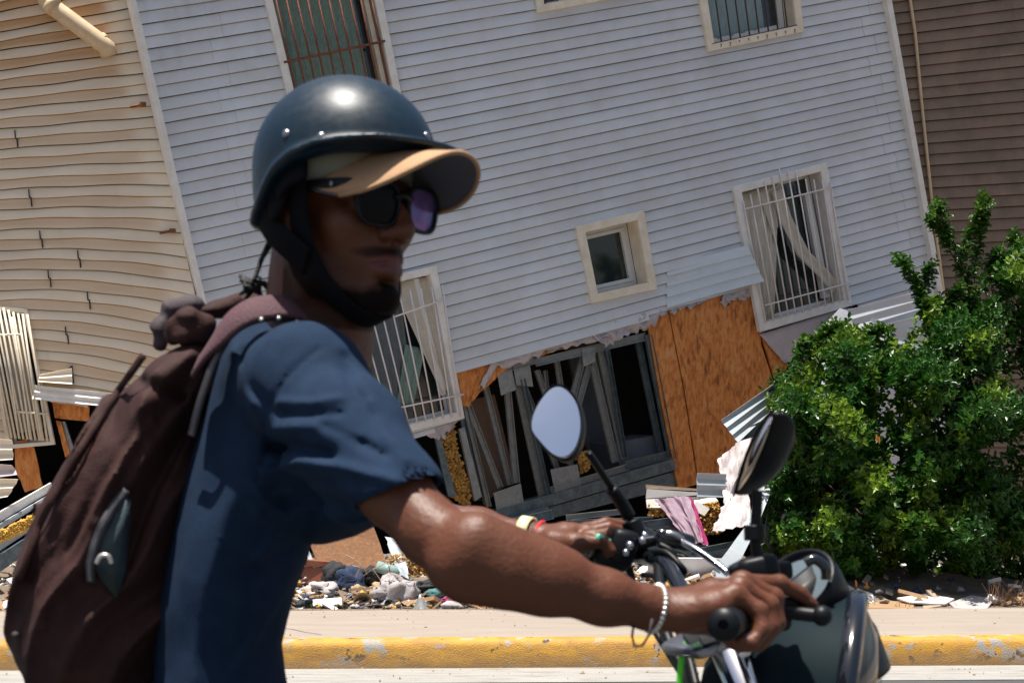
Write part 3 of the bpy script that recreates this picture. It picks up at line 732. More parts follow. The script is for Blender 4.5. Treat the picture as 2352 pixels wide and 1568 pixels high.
# ---------------- materials of the rider ----------------
skin = M('brown skin', (.108,.034,.014), .50, var=.18, scale=16, bump=.16, bscale=150, spec=.4, attr='beard', attrcol=(.010,.007,.006))
def add_attr(m, name, col):
    t = m.node_tree; b = t.nodes['Principled BSDF']; s = b.inputs['Base Color'].links[0].from_socket
    at = t.nodes.new('ShaderNodeAttribute'); at.attribute_name = name; x = t.nodes.new('ShaderNodeMix'); x.data_type = 'RGBA'
    t.links.new(at.outputs['Fac'], x.inputs[0]); t.links.new(s, x.inputs[6]); x.inputs[7].default_value = (*col, 1); t.links.new(x.outputs[2], b.inputs['Base Color'])
_n = skin.node_tree.nodes.new; _a = _n('ShaderNodeAttribute'); _a.attribute_name = 'beard'; _r = _n('ShaderNodeMapRange'); _r.inputs['To Min'].default_value = .4; _r.inputs['To Max'].default_value = .02
skin.node_tree.links.new(_a.outputs['Fac'], _r.inputs[0]); skin.node_tree.links.new(_r.outputs[0], skin.node_tree.nodes['Principled BSDF'].inputs['Specular IOR Level'])
add_attr(skin, 'lips', (.13,.040,.036)); add_attr(skin, 'ink', (.10,.05,.045))
shirtm = M('faded navy cotton', (.007,.020,.048), .9, var=.16, scale=22, bump=.12, bscale=420, col2=(.014,.034,.070), amt=.45, spec=.2)
packm = M('maroon nylon', (.030,.012,.011), .75, var=.18, scale=10, bump=.15, bscale=240, col2=(.056,.024,.020), amt=.6, spec=.2)
packd = M('dark webbing', (.05,.035,.04), .8, var=.3, scale=30, bump=.3)
strapm = M('plum webbing', (.085,.035,.045), .8, var=.15, scale=20, bump=.4, bscale=300)
meshm = M('teal grey mesh', (.035,.06,.07), .7, var=.3, scale=40, bump=.5, bscale=400)
helm = M('petrol blue helmet', (.002,.014,.027), .42, var=.25, scale=5, coat=.0, spec=.4, bump=.03, bscale=25, col2=(.015,.03,.045), amt=.35)
blackp = M('black plastic', (.006,.007,.009), .42, var=.2, scale=20, spec=.22)
blackf = M('black strap', (.006,.006,.008), .9, var=.2, scale=20, spec=.1)
gloss = M('gloss black paint', (.006,.008,.011), .16, var=.2, coat=.6)
capm = M('khaki cap', (.40,.235,.125), .85, var=.1, scale=30, bump=.2, bscale=400)
capu = M('grey cap underside', (.085,.085,.105), .9, var=.08, scale=30, bump=.2, bscale=400)
capc = M('olive grey cap crown', (.22,.22,.17), .9, var=.1, scale=30)
hairm = M('black hair', (.008,.006,.006), .6, var=.3, scale=60, bump=.5, bscale=200)
lensm = M('dark lens', (.003,.003,.004), .25, spec=.12); lensp = M('purple mirrored lens', (.36,.17,.46), .22, metal=.55, col2=(.04,.08,.25), amt=1, scale=12)  # far lens: its purple reflection is put into the colour
_t = helm.node_tree; _n1 = _t.nodes.new('ShaderNodeTexNoise'); _n1.inputs['Scale'].default_value = 22; _n1.inputs['Detail'].default_value = 10; _r1 = _t.nodes.new('ShaderNodeMapRange'); _r1.inputs['From Min'].default_value = .35; _r1.inputs['From Max'].default_value = .7; _r1.inputs['To Min'].default_value = .36; _r1.inputs['To Max'].default_value = .46
_t.links.new(_n1.outputs[0], _r1.inputs[0]); _t.links.new(_r1.outputs[0], _t.nodes['Principled BSDF'].inputs['Roughness'])
chrome = M('chrome', (.72,.72,.74), .10, metal=1, var=.05); alu = M('cast aluminium', (.30,.30,.32), .3, metal=.9, var=.15, scale=30, bump=.2)
silver = M('silver chain', (.75,.71,.66), .3, metal=.7)
jeanm = M('dark denim', (.03,.04,.06), .9, var=.2, scale=30, bump=.3)

rider = empty('person', P(560, 1800, 2.1), 'man in blue t-shirt, dark helmet and sunglasses riding a motorcycle with both arms forward', 'person')
YAW = R(40); Fv = np.array((math.cos(YAW), -math.sin(YAW), 0)); Lv = np.array((math.sin(YAW), math.cos(YAW), 0)); Uv = np.array((0, 0, 1.))
PIT = R(3); Fv, Uv = Fv*math.cos(PIT)-Uv*math.sin(PIT)*1, Uv*math.cos(PIT)+np.array((math.cos(YAW), -math.sin(YAW), 0))*math.sin(PIT)
H0 = np.array(P(775, 480, 2.0)); HR = np.stack([Fv, Lv, Uv]); HS = 1.03
def hl(f, l, u): return H0 + HS*(Fv*f + Lv*l + Uv*u)
def tohead(X, Y, Z):
    x, y, z = X-H0[0], Y-H0[1], Z-H0[2]
    return tuple((HR[i][0]*x+HR[i][1]*y+HR[i][2]*z)/HS for i in range(3))
pp = lambda x, y, d: np.array(P(x, y, d))

B = Vol((-.40, 1.58, .90), (.40, 2.62, 1.72), .003)
E = lambda c, r, k=.012, mode='add': B.ell(hl(*c), np.array(r)*HS, k, mode, HR)
E((-.012, 0, .045), (.098, .077, .088)); E((.032, 0, -.035), (.062, .058, .085), .02)
for s_ in (-1, 1):
    E((.058, s_*.043, -.026), (.026, .020, .020), .022)
    B.chain([hl(.0, s_*.056, -.055), hl(.028, s_*.048, -.092), hl(.070, s_*.018, -.116)], [.016, .016, .015], .022)
    B.cone(hl(.08, s_*.012, .020), hl(.072, s_*.048, .018), .013, .011, .012)
    E((.080, s_*.032, -.002), (.013, .017, .012), .008)
    E((.101, s_*.0155, -.037), (.013, .0095, .0095), .006)
    E((-.012, s_*.078, -.005), (.019, .007, .031), .005); E((-.008, s_*.085, -.003), (.009, .005, .018), .004, 'sub')
E((.078, 0, -.112), (.021, .026, .020), .018)
E((.074, 0, -.072), (.025, .031, .034), .018)
B.chain([hl(.088, 0, .014), hl(.105, 0, -.014), hl(.116, 0, -.032)], [.010, .011, .0145], .010)
for s_ in (-1, 1): E((.110, s_*.008, -.0465), (.006, .004, .004), .002, 'sub')
for s_ in (-1, 1):
    B.chain([hl(.0985, 0, -.0655), hl(.0955, s_*.012, -.0655), hl(.085, s_*.025, -.071)], [.0065, .0065, .003], .006)
    B.chain([hl(.0965, 0, -.0805), hl(.0935, s_*.012, -.080), hl(.084, s_*.024, -.073)], [.0085, .0078, .003], .006)
    B.chain([hl(.1055, 0, -.0725), hl(.1005, s_*.013, -.0725), hl(.088, s_*.027, -.0738)], [.0023, .0023, .0018], .002, 'sub')
E((.098, 0, -.094), (.014, .022, .004), .008, 'sub')
# neck and hidden torso
B.cone(hl(-.035, 0, -.035), pp(712, 790, 2.03), .056, .064, .03)
B.cone(hl(.015, 0, -.08), pp(765, 790, 2.02), .036, .045, .04)
B.cone(hl(.0,-.066,-.05), pp(775, 770, 1.98), .013, .012, .02)
B.cone(pp(700, 860, 1.99), pp(700, 860, 2.27), .062, .062, .05)
B.cone(pp(600, 900, 2.12), pp(480, 1560, 2.12), .085, .07, .05)
# near arm
AE = [pp(715, 900, 1.92), pp(905, 1125, 1.78), pp(990, 1222, 1.74), pp(1080, 1284, 1.71), pp(1160, 1312, 1.71), pp(1250, 1334, 1.72), pp(1388, 1371, 1.74), pp(1500, 1397, 1.76), pp(1570, 1400, 1.765)]
AR = [.050, .0385, .0345, .0385, .0372, .0348, .0285, .0218, .0225]
B.chain(AE, AR, .02)
B.cone(pp(1040, 1310, 1.705), pp(1070, 1330, 1.705), .020, .020, .025)       # elbow
B.cone(pp(1100, 1230, 1.70), pp(1300, 1305, 1.725), .022, .014, .03)       # brachioradialis
B.ell(pp(1478, 1372, 1.75), (.012, .012, .009), .012)                      # wrist bone
# near hand: palm, knuckles, curled fingers, index along the brake lever
B.chain([pp(1570, 1398, 1.765), pp(1640, 1372, 1.775), pp(1690, 1352, 1.785)], [.022, .0205, .013], .012)
B.chain([pp(1570, 1410, 1.75), pp(1640, 1395, 1.745), pp(1682, 1372, 1.745)], [.020, .019, .012], .012)
B.chain([pp(1590, 1425, 1.775), pp(1640, 1432, 1.80), pp(1690, 1470, 1.82), pp(1712, 1478, 1.83)], [.016, .013, .0105, .009], .008)  # thumb under the grip
FN = [([(1700,1340,1.812),(1790,1340,1.842),(1838,1362,1.85),(1866,1388,1.852)], [.0128,.0102,.0090,.0075]),
      ([(1705,1338,1.790),(1776,1372,1.80),(1785,1430,1.795),(1752,1470,1.79),(1718,1480,1.785)], [.0132,.0112,.0100,.0092,.0082]),
      ([(1700,1350,1.767),(1766,1388,1.772),(1773,1438,1.765),(1742,1478,1.76),(1710,1482,1.755)], [.0126,.0108,.0098,.0090,.0080]),
      ([(1688,1366,1.747),(1742,1402,1.746),(1751,1444,1.738),(1728,1476,1.732),(1700,1474,1.728)], [.0118,.0100,.0090,.0082,.0074])]
for pts, rs in FN:
    B.chain([pp(*q) for q in pts], rs, .0035)
    B.ell(pp(pts[0][0], pts[0][1]-3, pts[0][2]), (.0135, .0115, .0125), .006)
    B.ell(pp(*pts[1]), np.array((1, 1, 1))*rs[1]*1.12, .004)
for a, b in (((1600,1378,1.775),(1690,1334,1.79)), ((1610,1385,1.757),(1685,1343,1.767))): B.cone(pp(*a), pp(*b), .004, .0045, .008)  # tendons
# far arm and hand
B.chain([pp(720, 900, 2.30), pp(850, 1080, 2.40), pp(985, 1200, 2.47), pp(1100, 1215, 2.46), pp(1210, 1232, 2.43), pp(1255, 1240, 2.425)], [.055, .042, .036, .031, .0215, .022], .02)
B.chain([pp(1255, 1240, 2.425), pp(1300, 1233, 2.42), pp(1345, 1222, 2.42)], [.022, .022, .014], .012)
B.chain([pp(1270, 1245, 2.40), pp(1320, 1250, 2.38), pp(1352, 1243, 2.38)], [.020, .017, .012], .012)
for pts, rs in [([(1345,1218,2.44),(1392,1202,2.45),(1425,1206,2.46),(1442,1216,2.46)], [.0125,.0105,.0092,.008]),
                ([(1352,1224,2.42),(1398,1212,2.42),(1430,1220,2.43),(1446,1232,2.43)], [.0125,.0105,.0092,.008]),
                ([(1352,1234,2.40),(1400,1226,2.39),(1418,1250,2.40),(1398,1268,2.40)], [.012,.0105,.0092,.008]),
                ([(1348,1246,2.38),(1388,1244,2.37),(1402,1264,2.37),(1386,1278,2.38)], [.0115,.0098,.0088,.0075]),
                ([(1290,1258,2.385),(1325,1282,2.40),(1352,1296,2.42)], [.014,.0105,.009])]:
    B.chain([pp(*q) for q in pts], rs, .0035); B.ell(pp(*pts[0]), (.013, .0115, .012), .006)
V, Q = B.mesh(); del B
hf, hL, hu = tohead(V[:, 0], V[:, 1], V[:, 2])
jaw = np.array([(-.005, -.060), (.025, -.098), (.055, -.122), (.090, -.118)])
dj = np.min([np.abs(np.hypot(hf-jaw[i][0]*(1-t)-jaw[i+1][0]*t, hu-jaw[i][1]*(1-t)-jaw[i+1][1]*t)) for i in range(3) for t in np.linspace(0, 1, 6)], 0)
nzz = gauss3((V[:, 0], V[:, 1], V[:, 2]), 5, 120)
beard = np.clip((.028-dj + .005*nzz)/.016, 0, 1)*(hf < .12)*(hu > -.16)
must = np.clip((.014-np.hypot((hu+.0600)*1.3, (np.abs(hL)-.014)*.42)+.002*nzz)/.006, 0, 1)*(hf > .06)*(hu < -.046)*(hu > -.0665)
goat = np.clip((.024-np.hypot(hL*.9, (hu+.112)*1.1)+.004*nzz)/.008, 0, 1)*(hf > .05)
cor = np.clip((.006-np.hypot((np.abs(hL)-.030), (hu+.082)*.4))/.004, 0, 1)*(hf > .06)*0
stub = .7*np.clip((-.05-hu)/.03, 0, 1)*np.clip((.09-hf)/.05, 0, 1)*(hu > -.15)
beard = np.maximum.reduce([beard, must*.75, goat, cor, stub*(hf > -.03)])*(np.hypot(hf, hL) < .16)
lips = np.clip((.0125-np.hypot((hu+.0725), hL*.33))/.004, 0, 1)*(hf > .088)
mottle = np.clip(gauss3((V[:, 0], V[:, 1], V[:, 2]), 8, 70)*1.6, 0, 1)*(V[:, 1] > 2.3)*(V[:, 0] < .0)*.8  # blotchy second skin tone on the far arm
body = npmesh('body', V, Q, [skin], rider, {'beard': beard, 'lips': lips, 'ink': mottle})

# ---------------- t-shirt ----------------
T_ = Vol((-.55, 1.66, .74), (.02, 2.52, 1.46), .004)
torso = [(548,712),(590,672),(650,668),(700,712),(755,770),(822,835),(856,930),(862,1040),(872,1120),(872,1205),(800,1242),(724,1258),(700,1256),(690,1300),(662,1370),(640,1440),(624,1500),(634,1568),(648,1640),(655,1720),(640,1850),(380,1850),(330,1700),(330,1500),(350,1300),(385,1150),(430,1000),(470,860),(505,770)]
T_.op((-.55, 1.9, .74), (.02, 2.4, 1.46), pillow(torso, 2.04, 2.12, .185, .13), .02)
sh, hemc = pp(705, 888, 1.915), pp(914, 1137, 1.775)
T_.chain([pp(640, 860, 1.98), sh, pp(800, 1000, 1.85), hemc], [.058, .073, .067, .0575], .035)
T_.chain([pp(640, 860, 2.28), pp(700, 900, 2.30), pp(850, 1080, 2.40)], [.055, .062, .052], .035)
T_.cone(pp(735, 1010, 1.88), pp(800, 1130, 1.86), .045, .045, .03)      # loose cloth under the sleeve
def folds(X, Y, Z):
    px, py = px_of(X, Z, 1.86); w8 = np.clip((2.06-Y)/.06, 0, 1); o = 0*X
    for sg, wd, pts in ((-.0125,14,[(596,1022),(700,1026),(780,1046)]), (.009,13,[(585,1082),(700,1064),(800,1074),(930,1104)]),
                        (-.008,10,[(760,985),(830,1010),(900,1050)]), (-.006,9,[(600,1115),(700,1105),(790,1112)]), (-.005,8,[(640,950),(720,960),(800,955)]), (.005,8,[(650,925),(730,930),(800,920)]), (.006,12,[(640,985),(740,985),(840,1010)]), (.007,12,[(560,1118),(578,1150),(620,1185)]),
                        (-.010,20,[(620,1150),(720,1140),(820,1160)]), (-.004,5,[(735,800),(672,860),(618,940),(590,1020),(562,1110)]),
                        (-.006,14,[(520,800),(560,880),(620,930)]), (.006,14,[(500,790),(545,850),(580,930)]), (-.006,16,[(790,820),(820,900),(870,960)]),
                        (.004,10,[(860,930),(900,1000),(950,1060)]), (-.007,12,[(690,1180),(640,1260),(520,1330)]), (.007,14,[(560,1180),(600,1220),(560,1300)]),
                        (.005,8,[(640,1330),(560,1450),(500,1560)]), (-.006,10,[(655,1380),(600,1470),(560,1568)]), (.006,9,[(628,1470),(590,1540),(560,1600)]), (-.006,8,[(640,1500),(600,1520),(540,1525)]),
                        (.0035,7,[(818,1128),(900,1122),(1008,1094)])):
        o = o - sg*np.exp(-(polydist(px, py, pts)/wd)**2)
    n_ = gauss3((X, Y, Z*1.6), 3, 38, 2); return (o*w8 + .0028*n_ + .0035*(1-np.abs(gauss3((X*1.4, Y, Z), 9, 26, 1))) + .0012*(1-np.abs(gauss3((X+Z*.5, Y, Z*.6), 19, 75, 1)))).astype(np.float32)
T_.op((-.5, 1.7, .78), (.0, 2.5, 1.44), folds, mode='disp', pad=0)
# open the sleeve and the collar, cut the hem
ad = (hemc-sh)/np.linalg.norm(hemc-sh); hn = np.array((.30, -.12, -.95)); hn /= np.linalg.norm(hn); hc2 = pp(914, 1140, 1.775)
def beyond(X, Y, Z):
    a = (X-hc2[0])*hn[0]+(Y-hc2[1])*hn[1]+(Z-hc2[2])*hn[2]
    b = (X-sh[0])*ad[0]+(Y-sh[1])*ad[1]+(Z-sh[2])*ad[2]
    px, py = px_of(X, Z, 1.80); side = (px-806)*-.01 + 0*X
    near = np.maximum(Y-1.845, 0)
    return np.maximum(np.maximum(-a, near), side*.0+ (806-px)*.0005)
def beyond(X, Y, Z):
    a = (X-hc2[0])*hn[0]+(Y-hc2[1])*hn[1]+(Z-hc2[2])*hn[2]
    v = AE[2]-AE[1]; v = v/np.linalg.norm(v); t = (X-hc2[0])*v[0]+(Y-hc2[1])*v[1]+(Z-hc2[2])*v[2]
    r = np.sqrt(np.maximum((X-hc2[0])**2+(Y-hc2[1])**2+(Z-hc2[2])**2-t*t, 0))
    return np.maximum(-a, r-.075)
T_.op((-.24, 1.66, 1.06), (.02, 1.87, 1.26), beyond, .003, 'sub')
T_.cone(pp(912, 1135, 1.775), pp(1000, 1245, 1.73), .0465, .05, .003, 'sub')
T_.cone(hl(-.04, 0, -.05), pp(722, 765, 2.03), .060, .072, .006, 'sub')
V, Q = T_.mesh(); del T_
tshirt = npmesh('t_shirt', V, Q, [shirtm], rider)
# jeans and shoes, mostly below the picture
J = Vol((-.75, 1.75, .05), (.25, 2.55, .95), .010)
hipx = P(480, 1600, 2.12)
for sy in (-.13, .13):
    y = 2.12+sy; a = np.array((hipx.x, y, .84)); kn = np.array((hipx.x+.40, y+sy*.5, .74)); an = np.array((hipx.x+.30, y+sy*.5, .33))
    J.chain([a, kn, an], [.095, .068, .05], .04)
J.ell((hipx.x-.02, 2.12, .86), (.14, .17, .10), .05)
V, Q = J.mesh(); del J
npmesh('jeans', V, Q, [jeanm], rider)
for sy in (-.195, .195):
    mb = MB(); y = 2.12+sy; x = hipx.x+.30
    mb.tube([(x-.08, y, .27), (x-.04, y, .29), (x+.06, y, .275), (x+.15, y, .26), (x+.19, y, .25)], [.03, .045, .042, .04, .02], 12, flat=.8); part(mb, 'shoe', blackp, rider, smooth=True)

# ---------------- helmet, cap, glasses, straps, hair ----------------
HV = Vol((-.36, 1.80, 1.38), (.02, 2.24, 1.76), .003)
hc = np.array((.010, 0, .052)); hr = np.array((.121, .106, .109))
rimf = lambda f: np.interp(f, [-.13, -.07, -.035, 0, .03, .07, .14], [-.028, -.024, -.006, .026, .042, .052, .058])
def shell_f(X, Y, Z):
    f, l, u = tohead(X, Y, Z); x, y, z = (f-hc[0])/hr[0], (l-hc[1])/hr[1], (u-hc[2])/hr[2]
    z = np.where(z < 0, z*.55, z)                   # straighter below the widest line
    k0 = np.sqrt(x*x+y*y+z*z)+1e-9; d = (k0-1)*.115
    d = np.maximum(d, -(d+.010))                    # hollow
    rim = rimf(f); cut = rim-u
    d = np.maximum(d, cut)
    rho = np.sqrt(x*x+y*y); wv = np.interp(f, [-.05, .03, .075, .14], [.0, .010, .018, .034])
    rr_ = (rho-1)*.115; uc = rim+.004 + .004*np.sin(np.clip(rr_/.03, -1, 1)) + .10*np.maximum(wv-np.maximum(rr_, 0), 0)
    fl = np.maximum(np.maximum(rr_-wv, -.012-rr_), np.abs(u-uc)-.0035)
    h = np.clip(.5+.5*(fl-d)/.014, 0, 1); e = fl*(1-h)+d*h-.014*h*(1-h)
    return e*HS
HV.op((-.36, 1.80, 1.38), (.02, 2.24, 1.76), shell_f, .001, pad=0)
V, Q = HV.mesh(); del HV
helmet = empty('helmet', Vector(hl(0, 0, .05)), 'scuffed dark petrol blue half helmet worn by the rider', 'helmet')
npmesh('shell', V, Q, [helm], helmet)
def onshell(f, l, u):
    v = np.array((f, l, u))-hc; z = v/hr; z[2] *= (.55 if z[2] < 0 else 1); return hl(*(hc+v/np.linalg.norm(z)))
for (f, l, u) in ((.018, -.11, .075), (.065, -.09, .067), (.125, .03, .085), (-.11, -.03, .01)):
    c = onshell(f, l, u); nn = c-hl(*hc); mb = MB(); mb.lathe(c, nn, [(-.002, .0055), (.001, .0055), (.0025, .003), (.003, 0)], 14); part(mb, 'rivet', alu, helmet, smooth=True)
def ribbon(pts, w, th, nrm=None, n=40, out=None):
    """flat strap along points; nrm gives the outward side"""
    pts = [Vector(p) for p in pts]; m = len(pts); q = []
    for i in range(n+1):
        t = i/n*(m-1); k = min(int(t), m-2); s = t-k; p0 = pts[max(k-1, 0)]; p1 = pts[k]; p2 = pts[k+1]; p3 = pts[min(k+2, m-1)]
        q.append(.5*((2*p1)+(p2-p0)*s+(2*p0-5*p1+4*p2-p3)*s*s+(3*p1-p0-3*p2+p3)*s**3))
    mb = MB(); vs = []
    for i, p in enumerate(q):
        t = (q[min(i+1, n)]-q[max(i-1, 0)]).normalized(); o = Vector(nrm(p) if callable(nrm) else nrm).normalized(); s = t.cross(o).normalized(); o = s.cross(t).normalized()
        for a, b in ((-1, 0), (-.8, 1), (.8, 1), (1, 0), (.8, -1), (-.8, -1)): vs.append(p + s*a*w/2 + o*b*th/2)
    fs = [(i*6+k, i*6+(k+1) % 6, (i+1)*6+(k+1) % 6, (i+1)*6+k) for i in range(n) for k in range(6)] + [tuple(range(5, -1, -1)), tuple(range(n*6, n*6+6))]
    return mb.add(vs, fs)
hcw = Vector(hl(.02, 0, -.02))
outn = lambda p: (p-hcw)
strap_pts = [hl(.026, -.090, .040), hl(.024, -.0885, .0), hl(.028, -.081, -.045), hl(.040, -.068, -.085), hl(.056, -.045, -.118), hl(.068, -.015, -.138), hl(.068, .015, -.138), hl(.052, .045, -.118), hl(.030, .068, -.085), hl(.0, .085, 0)]
part(ribbon(strap_pts, .032, .005, outn, 60), 'chin_strap', blackf, helmet, smooth=True)
part(ribbon([hl(-.075, -.062, .005), hl(-.045, -.080, -.020), hl(-.008, -.086, -.045), hl(.032, -.076, -.075)], .046, .005, outn, 24), 'rear_strap', blackf, helmet, smooth=True)
part(ribbon([hl(.040, -.092, .040), hl(.028, -.094, .034), hl(.012, -.094, .028), hl(-.008, -.092, .012), hl(-.005, -.0925, .005), hl(-.02, -.091, -.012)], .056, .008, outn, 12), 'ear_pad', blackf, helmet, smooth=True)
# liner of the helmet
lin = MB()
for i in range(13):
    ring = []
LV = Vol((-.36, 1.80, 1.40), (.02, 2.24, 1.74), .005)
LV.ell(hl(.008, 0, .055), np.array((.110, .094, .092))*HS, .001, 'add', HR)
def cutlin(X, Y, Z):
    f, l, u = tohead(X, Y, Z); return -(u-rimf(f)-.012)
LV.op((-.36, 1.8, 1.40), (.02, 2.24, 1.74), lambda X, Y, Z: cutlin(X, Y, Z)*-1*-1, .002, 'sub', pad=0) if False else None
sl_, g_ = LV.region((-.36, 1.8, 1.40), (.02, 2.24, 1.74)); LV.f[sl_] = np.maximum(LV.f[sl_], cutlin(*g_)).astype(np.float32)
V, Q = LV.mesh(); del LV
npmesh('liner', V, Q, [blackf], helmet)
cap = empty('cap', Vector(hl(.08, 0, .05)), 'khaki baseball cap with grey underside worn beneath the helmet', 'cap')
def brim(u, v):
    a = lerp(-1, 1, u); l = a*.082; e = .088 + (.205-.088)*math.sqrt(max(0, 1-abs(a)**2.6)); b = .088-.045*a*a
    f = lerp(b, max(e, b+.001), v); return Vector(hl(f, l*(1-.02*v), .060 - .052*a*a - .010*v))
bm_ = MB().grid(brim, 40, 20); ob = part(bm_, 'brim_underside', capu, cap, smooth=True, solid=.0015)
bm_ = MB().grid(lambda u, v: brim(u, v)+Vector(hl(0, 0, .0032))-Vector(hl(0, 0, 0)), 40, 20); part(bm_, 'brim', capm, cap, smooth=True, solid=.0025)
edge = [brim(i/60, 1)+Vector(Uv*.0018) for i in range(61)]; part(MB().tube(edge, .0030, 6), 'brim_edge', capm, cap, smooth=True)
CV = Vol((-.36, 1.80, 1.40), (.02, 2.24, 1.74), .004); CV.ell(hl(-.008, 0, .045), np.array((.107, .088, .094))*HS, .001, 'add', HR)
sl_, g_ = CV.region((-.36, 1.8, 1.40), (.02, 2.24, 1.74)); f_, l_, u_ = tohead(*g_)
CV.f[sl_] = np.maximum(CV.f[sl_], np.interp(f_, [-.1, -.03, .02, .1], [-.002, .004, .018, .035]).astype(np.float32)-u_)
V, Q = CV.mesh(); del CV; npmesh('crown', V, Q, [capc], cap)
# sunglasses
sg = empty('sunglasses', Vector(hl(.106, 0, 0)), 'thick black square-framed sunglasses worn by the rider, far lens reflecting purple', 'sunglasses')
def sqr(a, n=3.0): c, s = math.cos(a), math.sin(a); return math.copysign(abs(c)**(2/n), c), math.copysign(abs(s)**(2/n), s)
for s_ in (-1, 1):
    def rim(a, k, o, s_=s_):
        x, y = sqr(a); l = s_*.038 + x*.0265*k*(1+.10*y); u = -.004 + y*.0235*k
        return Vector(hl(.112+o-.18*max(0, abs(l)-.012)-0.0*u, l, u))
    N_ = 36; vs = []; 
    for (k, o) in ((1.02, .0), (1.02, .004), (1.20, .004), (1.20, -.001)): vs += [rim(2*math.pi*i/N_, k, o) for i in range(N_)]
    fs = [(r*N_+i, r*N_+(i+1) % N_, ((r+1) % 4)*N_+(i+1) % N_, ((r+1) % 4)*N_+i) for r in range(4) for i in range(N_)]
    part(MB().add(vs, fs), 'frame', blackp, sg, smooth=True)
    vs = [rim(2*math.pi*i/N_, 1.03, .001) for i in range(N_)] + [rim(2*math.pi*i/N_, .6, .0022) for i in range(N_)] + [Vector(hl(.1145-.18*.026, s_*.038, -.004))]
    part(MB().add(vs, [(i, (i+1) % N_, N_+(i+1) % N_, N_+i) for i in range(N_)]+[(N_+i, N_+(i+1) % N_, 2*N_) for i in range(N_)]), 'lens', lensm if s_ < 0 else lensp, sg, smooth=True)
    mb = ribbon([hl(.101, s_*.069, .013), hl(.085, s_*.077, .014), hl(.04, s_*.0815, .014), hl(-.02, s_*.084, .012)], .015, .004, Vector(Lv*s_), 20); part(mb, 'temple', blackp, sg, smooth=True)
mb = MB().tube([hl(.112, -.014, .006), hl(.116, 0, .009), hl(.112, .014, .006)], .0045, 8); part(mb, 'bridge', blackp, sg, smooth=True)
mb = MB().lathe(hl(.075, -.0815, .014), -Lv, [(0, .003), (.0015, .003), (.002, 0)], 10); part(mb, 'hinge_stud', alu, sg)
# locks of hair tied at the nape
rr = random.Random(4)
for i in range(5):
    x0 = 628+i*5; pts = []
    for j in range(9):
        t = j/8; pts.append(P(lerp(x0+14, 576+rr.uniform(-2, 2)+i*2, t)-(10-4*i)*math.sin(t*3.1)*-1-12*math.sin(t*3.1), lerp(505+i*3, 656+i, t), 2.03+.006*i+.008*math.sin(t*4+i)))
    part(MB().tube(pts, [.0036-.0012*j/8 for j in range(9)], 7), 'lock_of_hair', hairm, rider, smooth=True)
kn = MB()
for i in range(14):
    c = P(576+rr.uniform(-22, 26), 660+rr.uniform(-10, 10), 2.05+rr.uniform(-.012, .012)); d = Vector((rr.uniform(-1, 1), rr.uniform(-1, 1), rr.uniform(-1, 1)))*.012
    kn.tube([c-d, c+Vector((.004, 0, .003)), c+d], [.003, .0042, .002], 6)
part(kn, 'hair_knot', hairm, rider, smooth=True)

# ---------------- backpack ----------------
bp = empty('backpack', P(250, 1500, 2.1), 'worn maroon backpack on the rider\'s back with a beaded side zip', 'backpack')
K = Vol((-.75, 1.86, .78), (-.28, 2.38, 1.44), .004)
pk = [(392,770),(430,745),(480,760),(520,800),(505,860),(478,930),(462,1010),(452,1100),(446,1200),(438,1300),(425,1400),(400,1500),(370,1600),(300,1680),(100,1680),(28,1600),(-8,1530),(-26,1450),(-18,1350),(4,1270),(36,1190),(68,1120),(125,1030),(192,950),(262,868),(335,802)]
K.op((-.75, 1.86, .78), (-.28, 2.38, 1.44), pillow(pk, 2.03, 2.11, .16, .15), .02)
def kfold(X, Y, Z):
    px, py = px_of(X, Z, 1.98); 
    tt = ((px-430)*-.46+(py-800)*.888); cc = ((px-430)*.888+(py-800)*.46)           # along and across the pack
    wv = 26*np.sin(tt*.009+1)+10*np.sin(tt*.021)
    a = cc*(.9+.0008*tt)+wv; rdg = 1-np.abs(np.sin(a*.021+.4*np.sin(tt*.006))) ; r2 = .6-.6*np.abs(np.sin(a*.047+2+.7*np.sin(tt*.011)))
    fade = np.clip((tt+20)/120, .2, 1)*np.clip((900-tt)/260, .25, 1)
    o = -(.020*rdg**1.4 + .009*r2**2)*fade
    for sg_, wd, pts in ((-.014,16,[(300,870),(395,905)]),(-.012,14,[(480,830),(400,980),(340,1120),(290,1290)]),(.010,12,[(450,860),(360,1010),(310,1100),(250,1200)]),(-.010,12,[(330,960),(230,1120),(150,1300),(120,1420)]),
                         (-.012,22,[(470,1000),(420,1160),(400,1300)]),(.008,10,[(280,1090),(160,1290),(110,1440)]),(-.008,12,[(190,1010),(110,1180),(60,1330)])):
        o = o - sg_*np.exp(-(polydist(px, py, pts)/wd)**2)
    return o + .010 + .0022*gauss3((X, Y, Z), 12, 60, 3)
K.op((-.75, 1.86, .8), (-.28, 2.38, 1.44), kfold, mode='disp', pad=0)
def kclip(X, Y, Z):
    px, py = px_of(X[:, 0, :], Z[:, 0, :], 2.03); return np.maximum(-1, poly2d(px, py, pk)*2.03/F-.004)[:, None, :]+0*Y
sl_, g_ = K.region((-.75, 1.86, .78), (-.28, 2.38, 1.44)); K.f[sl_] = np.maximum(K.f[sl_], kclip(*g_)).astype(np.float32)
V, Q = K.mesh(); del K; npmesh('bag', V, Q, [packm], bp)
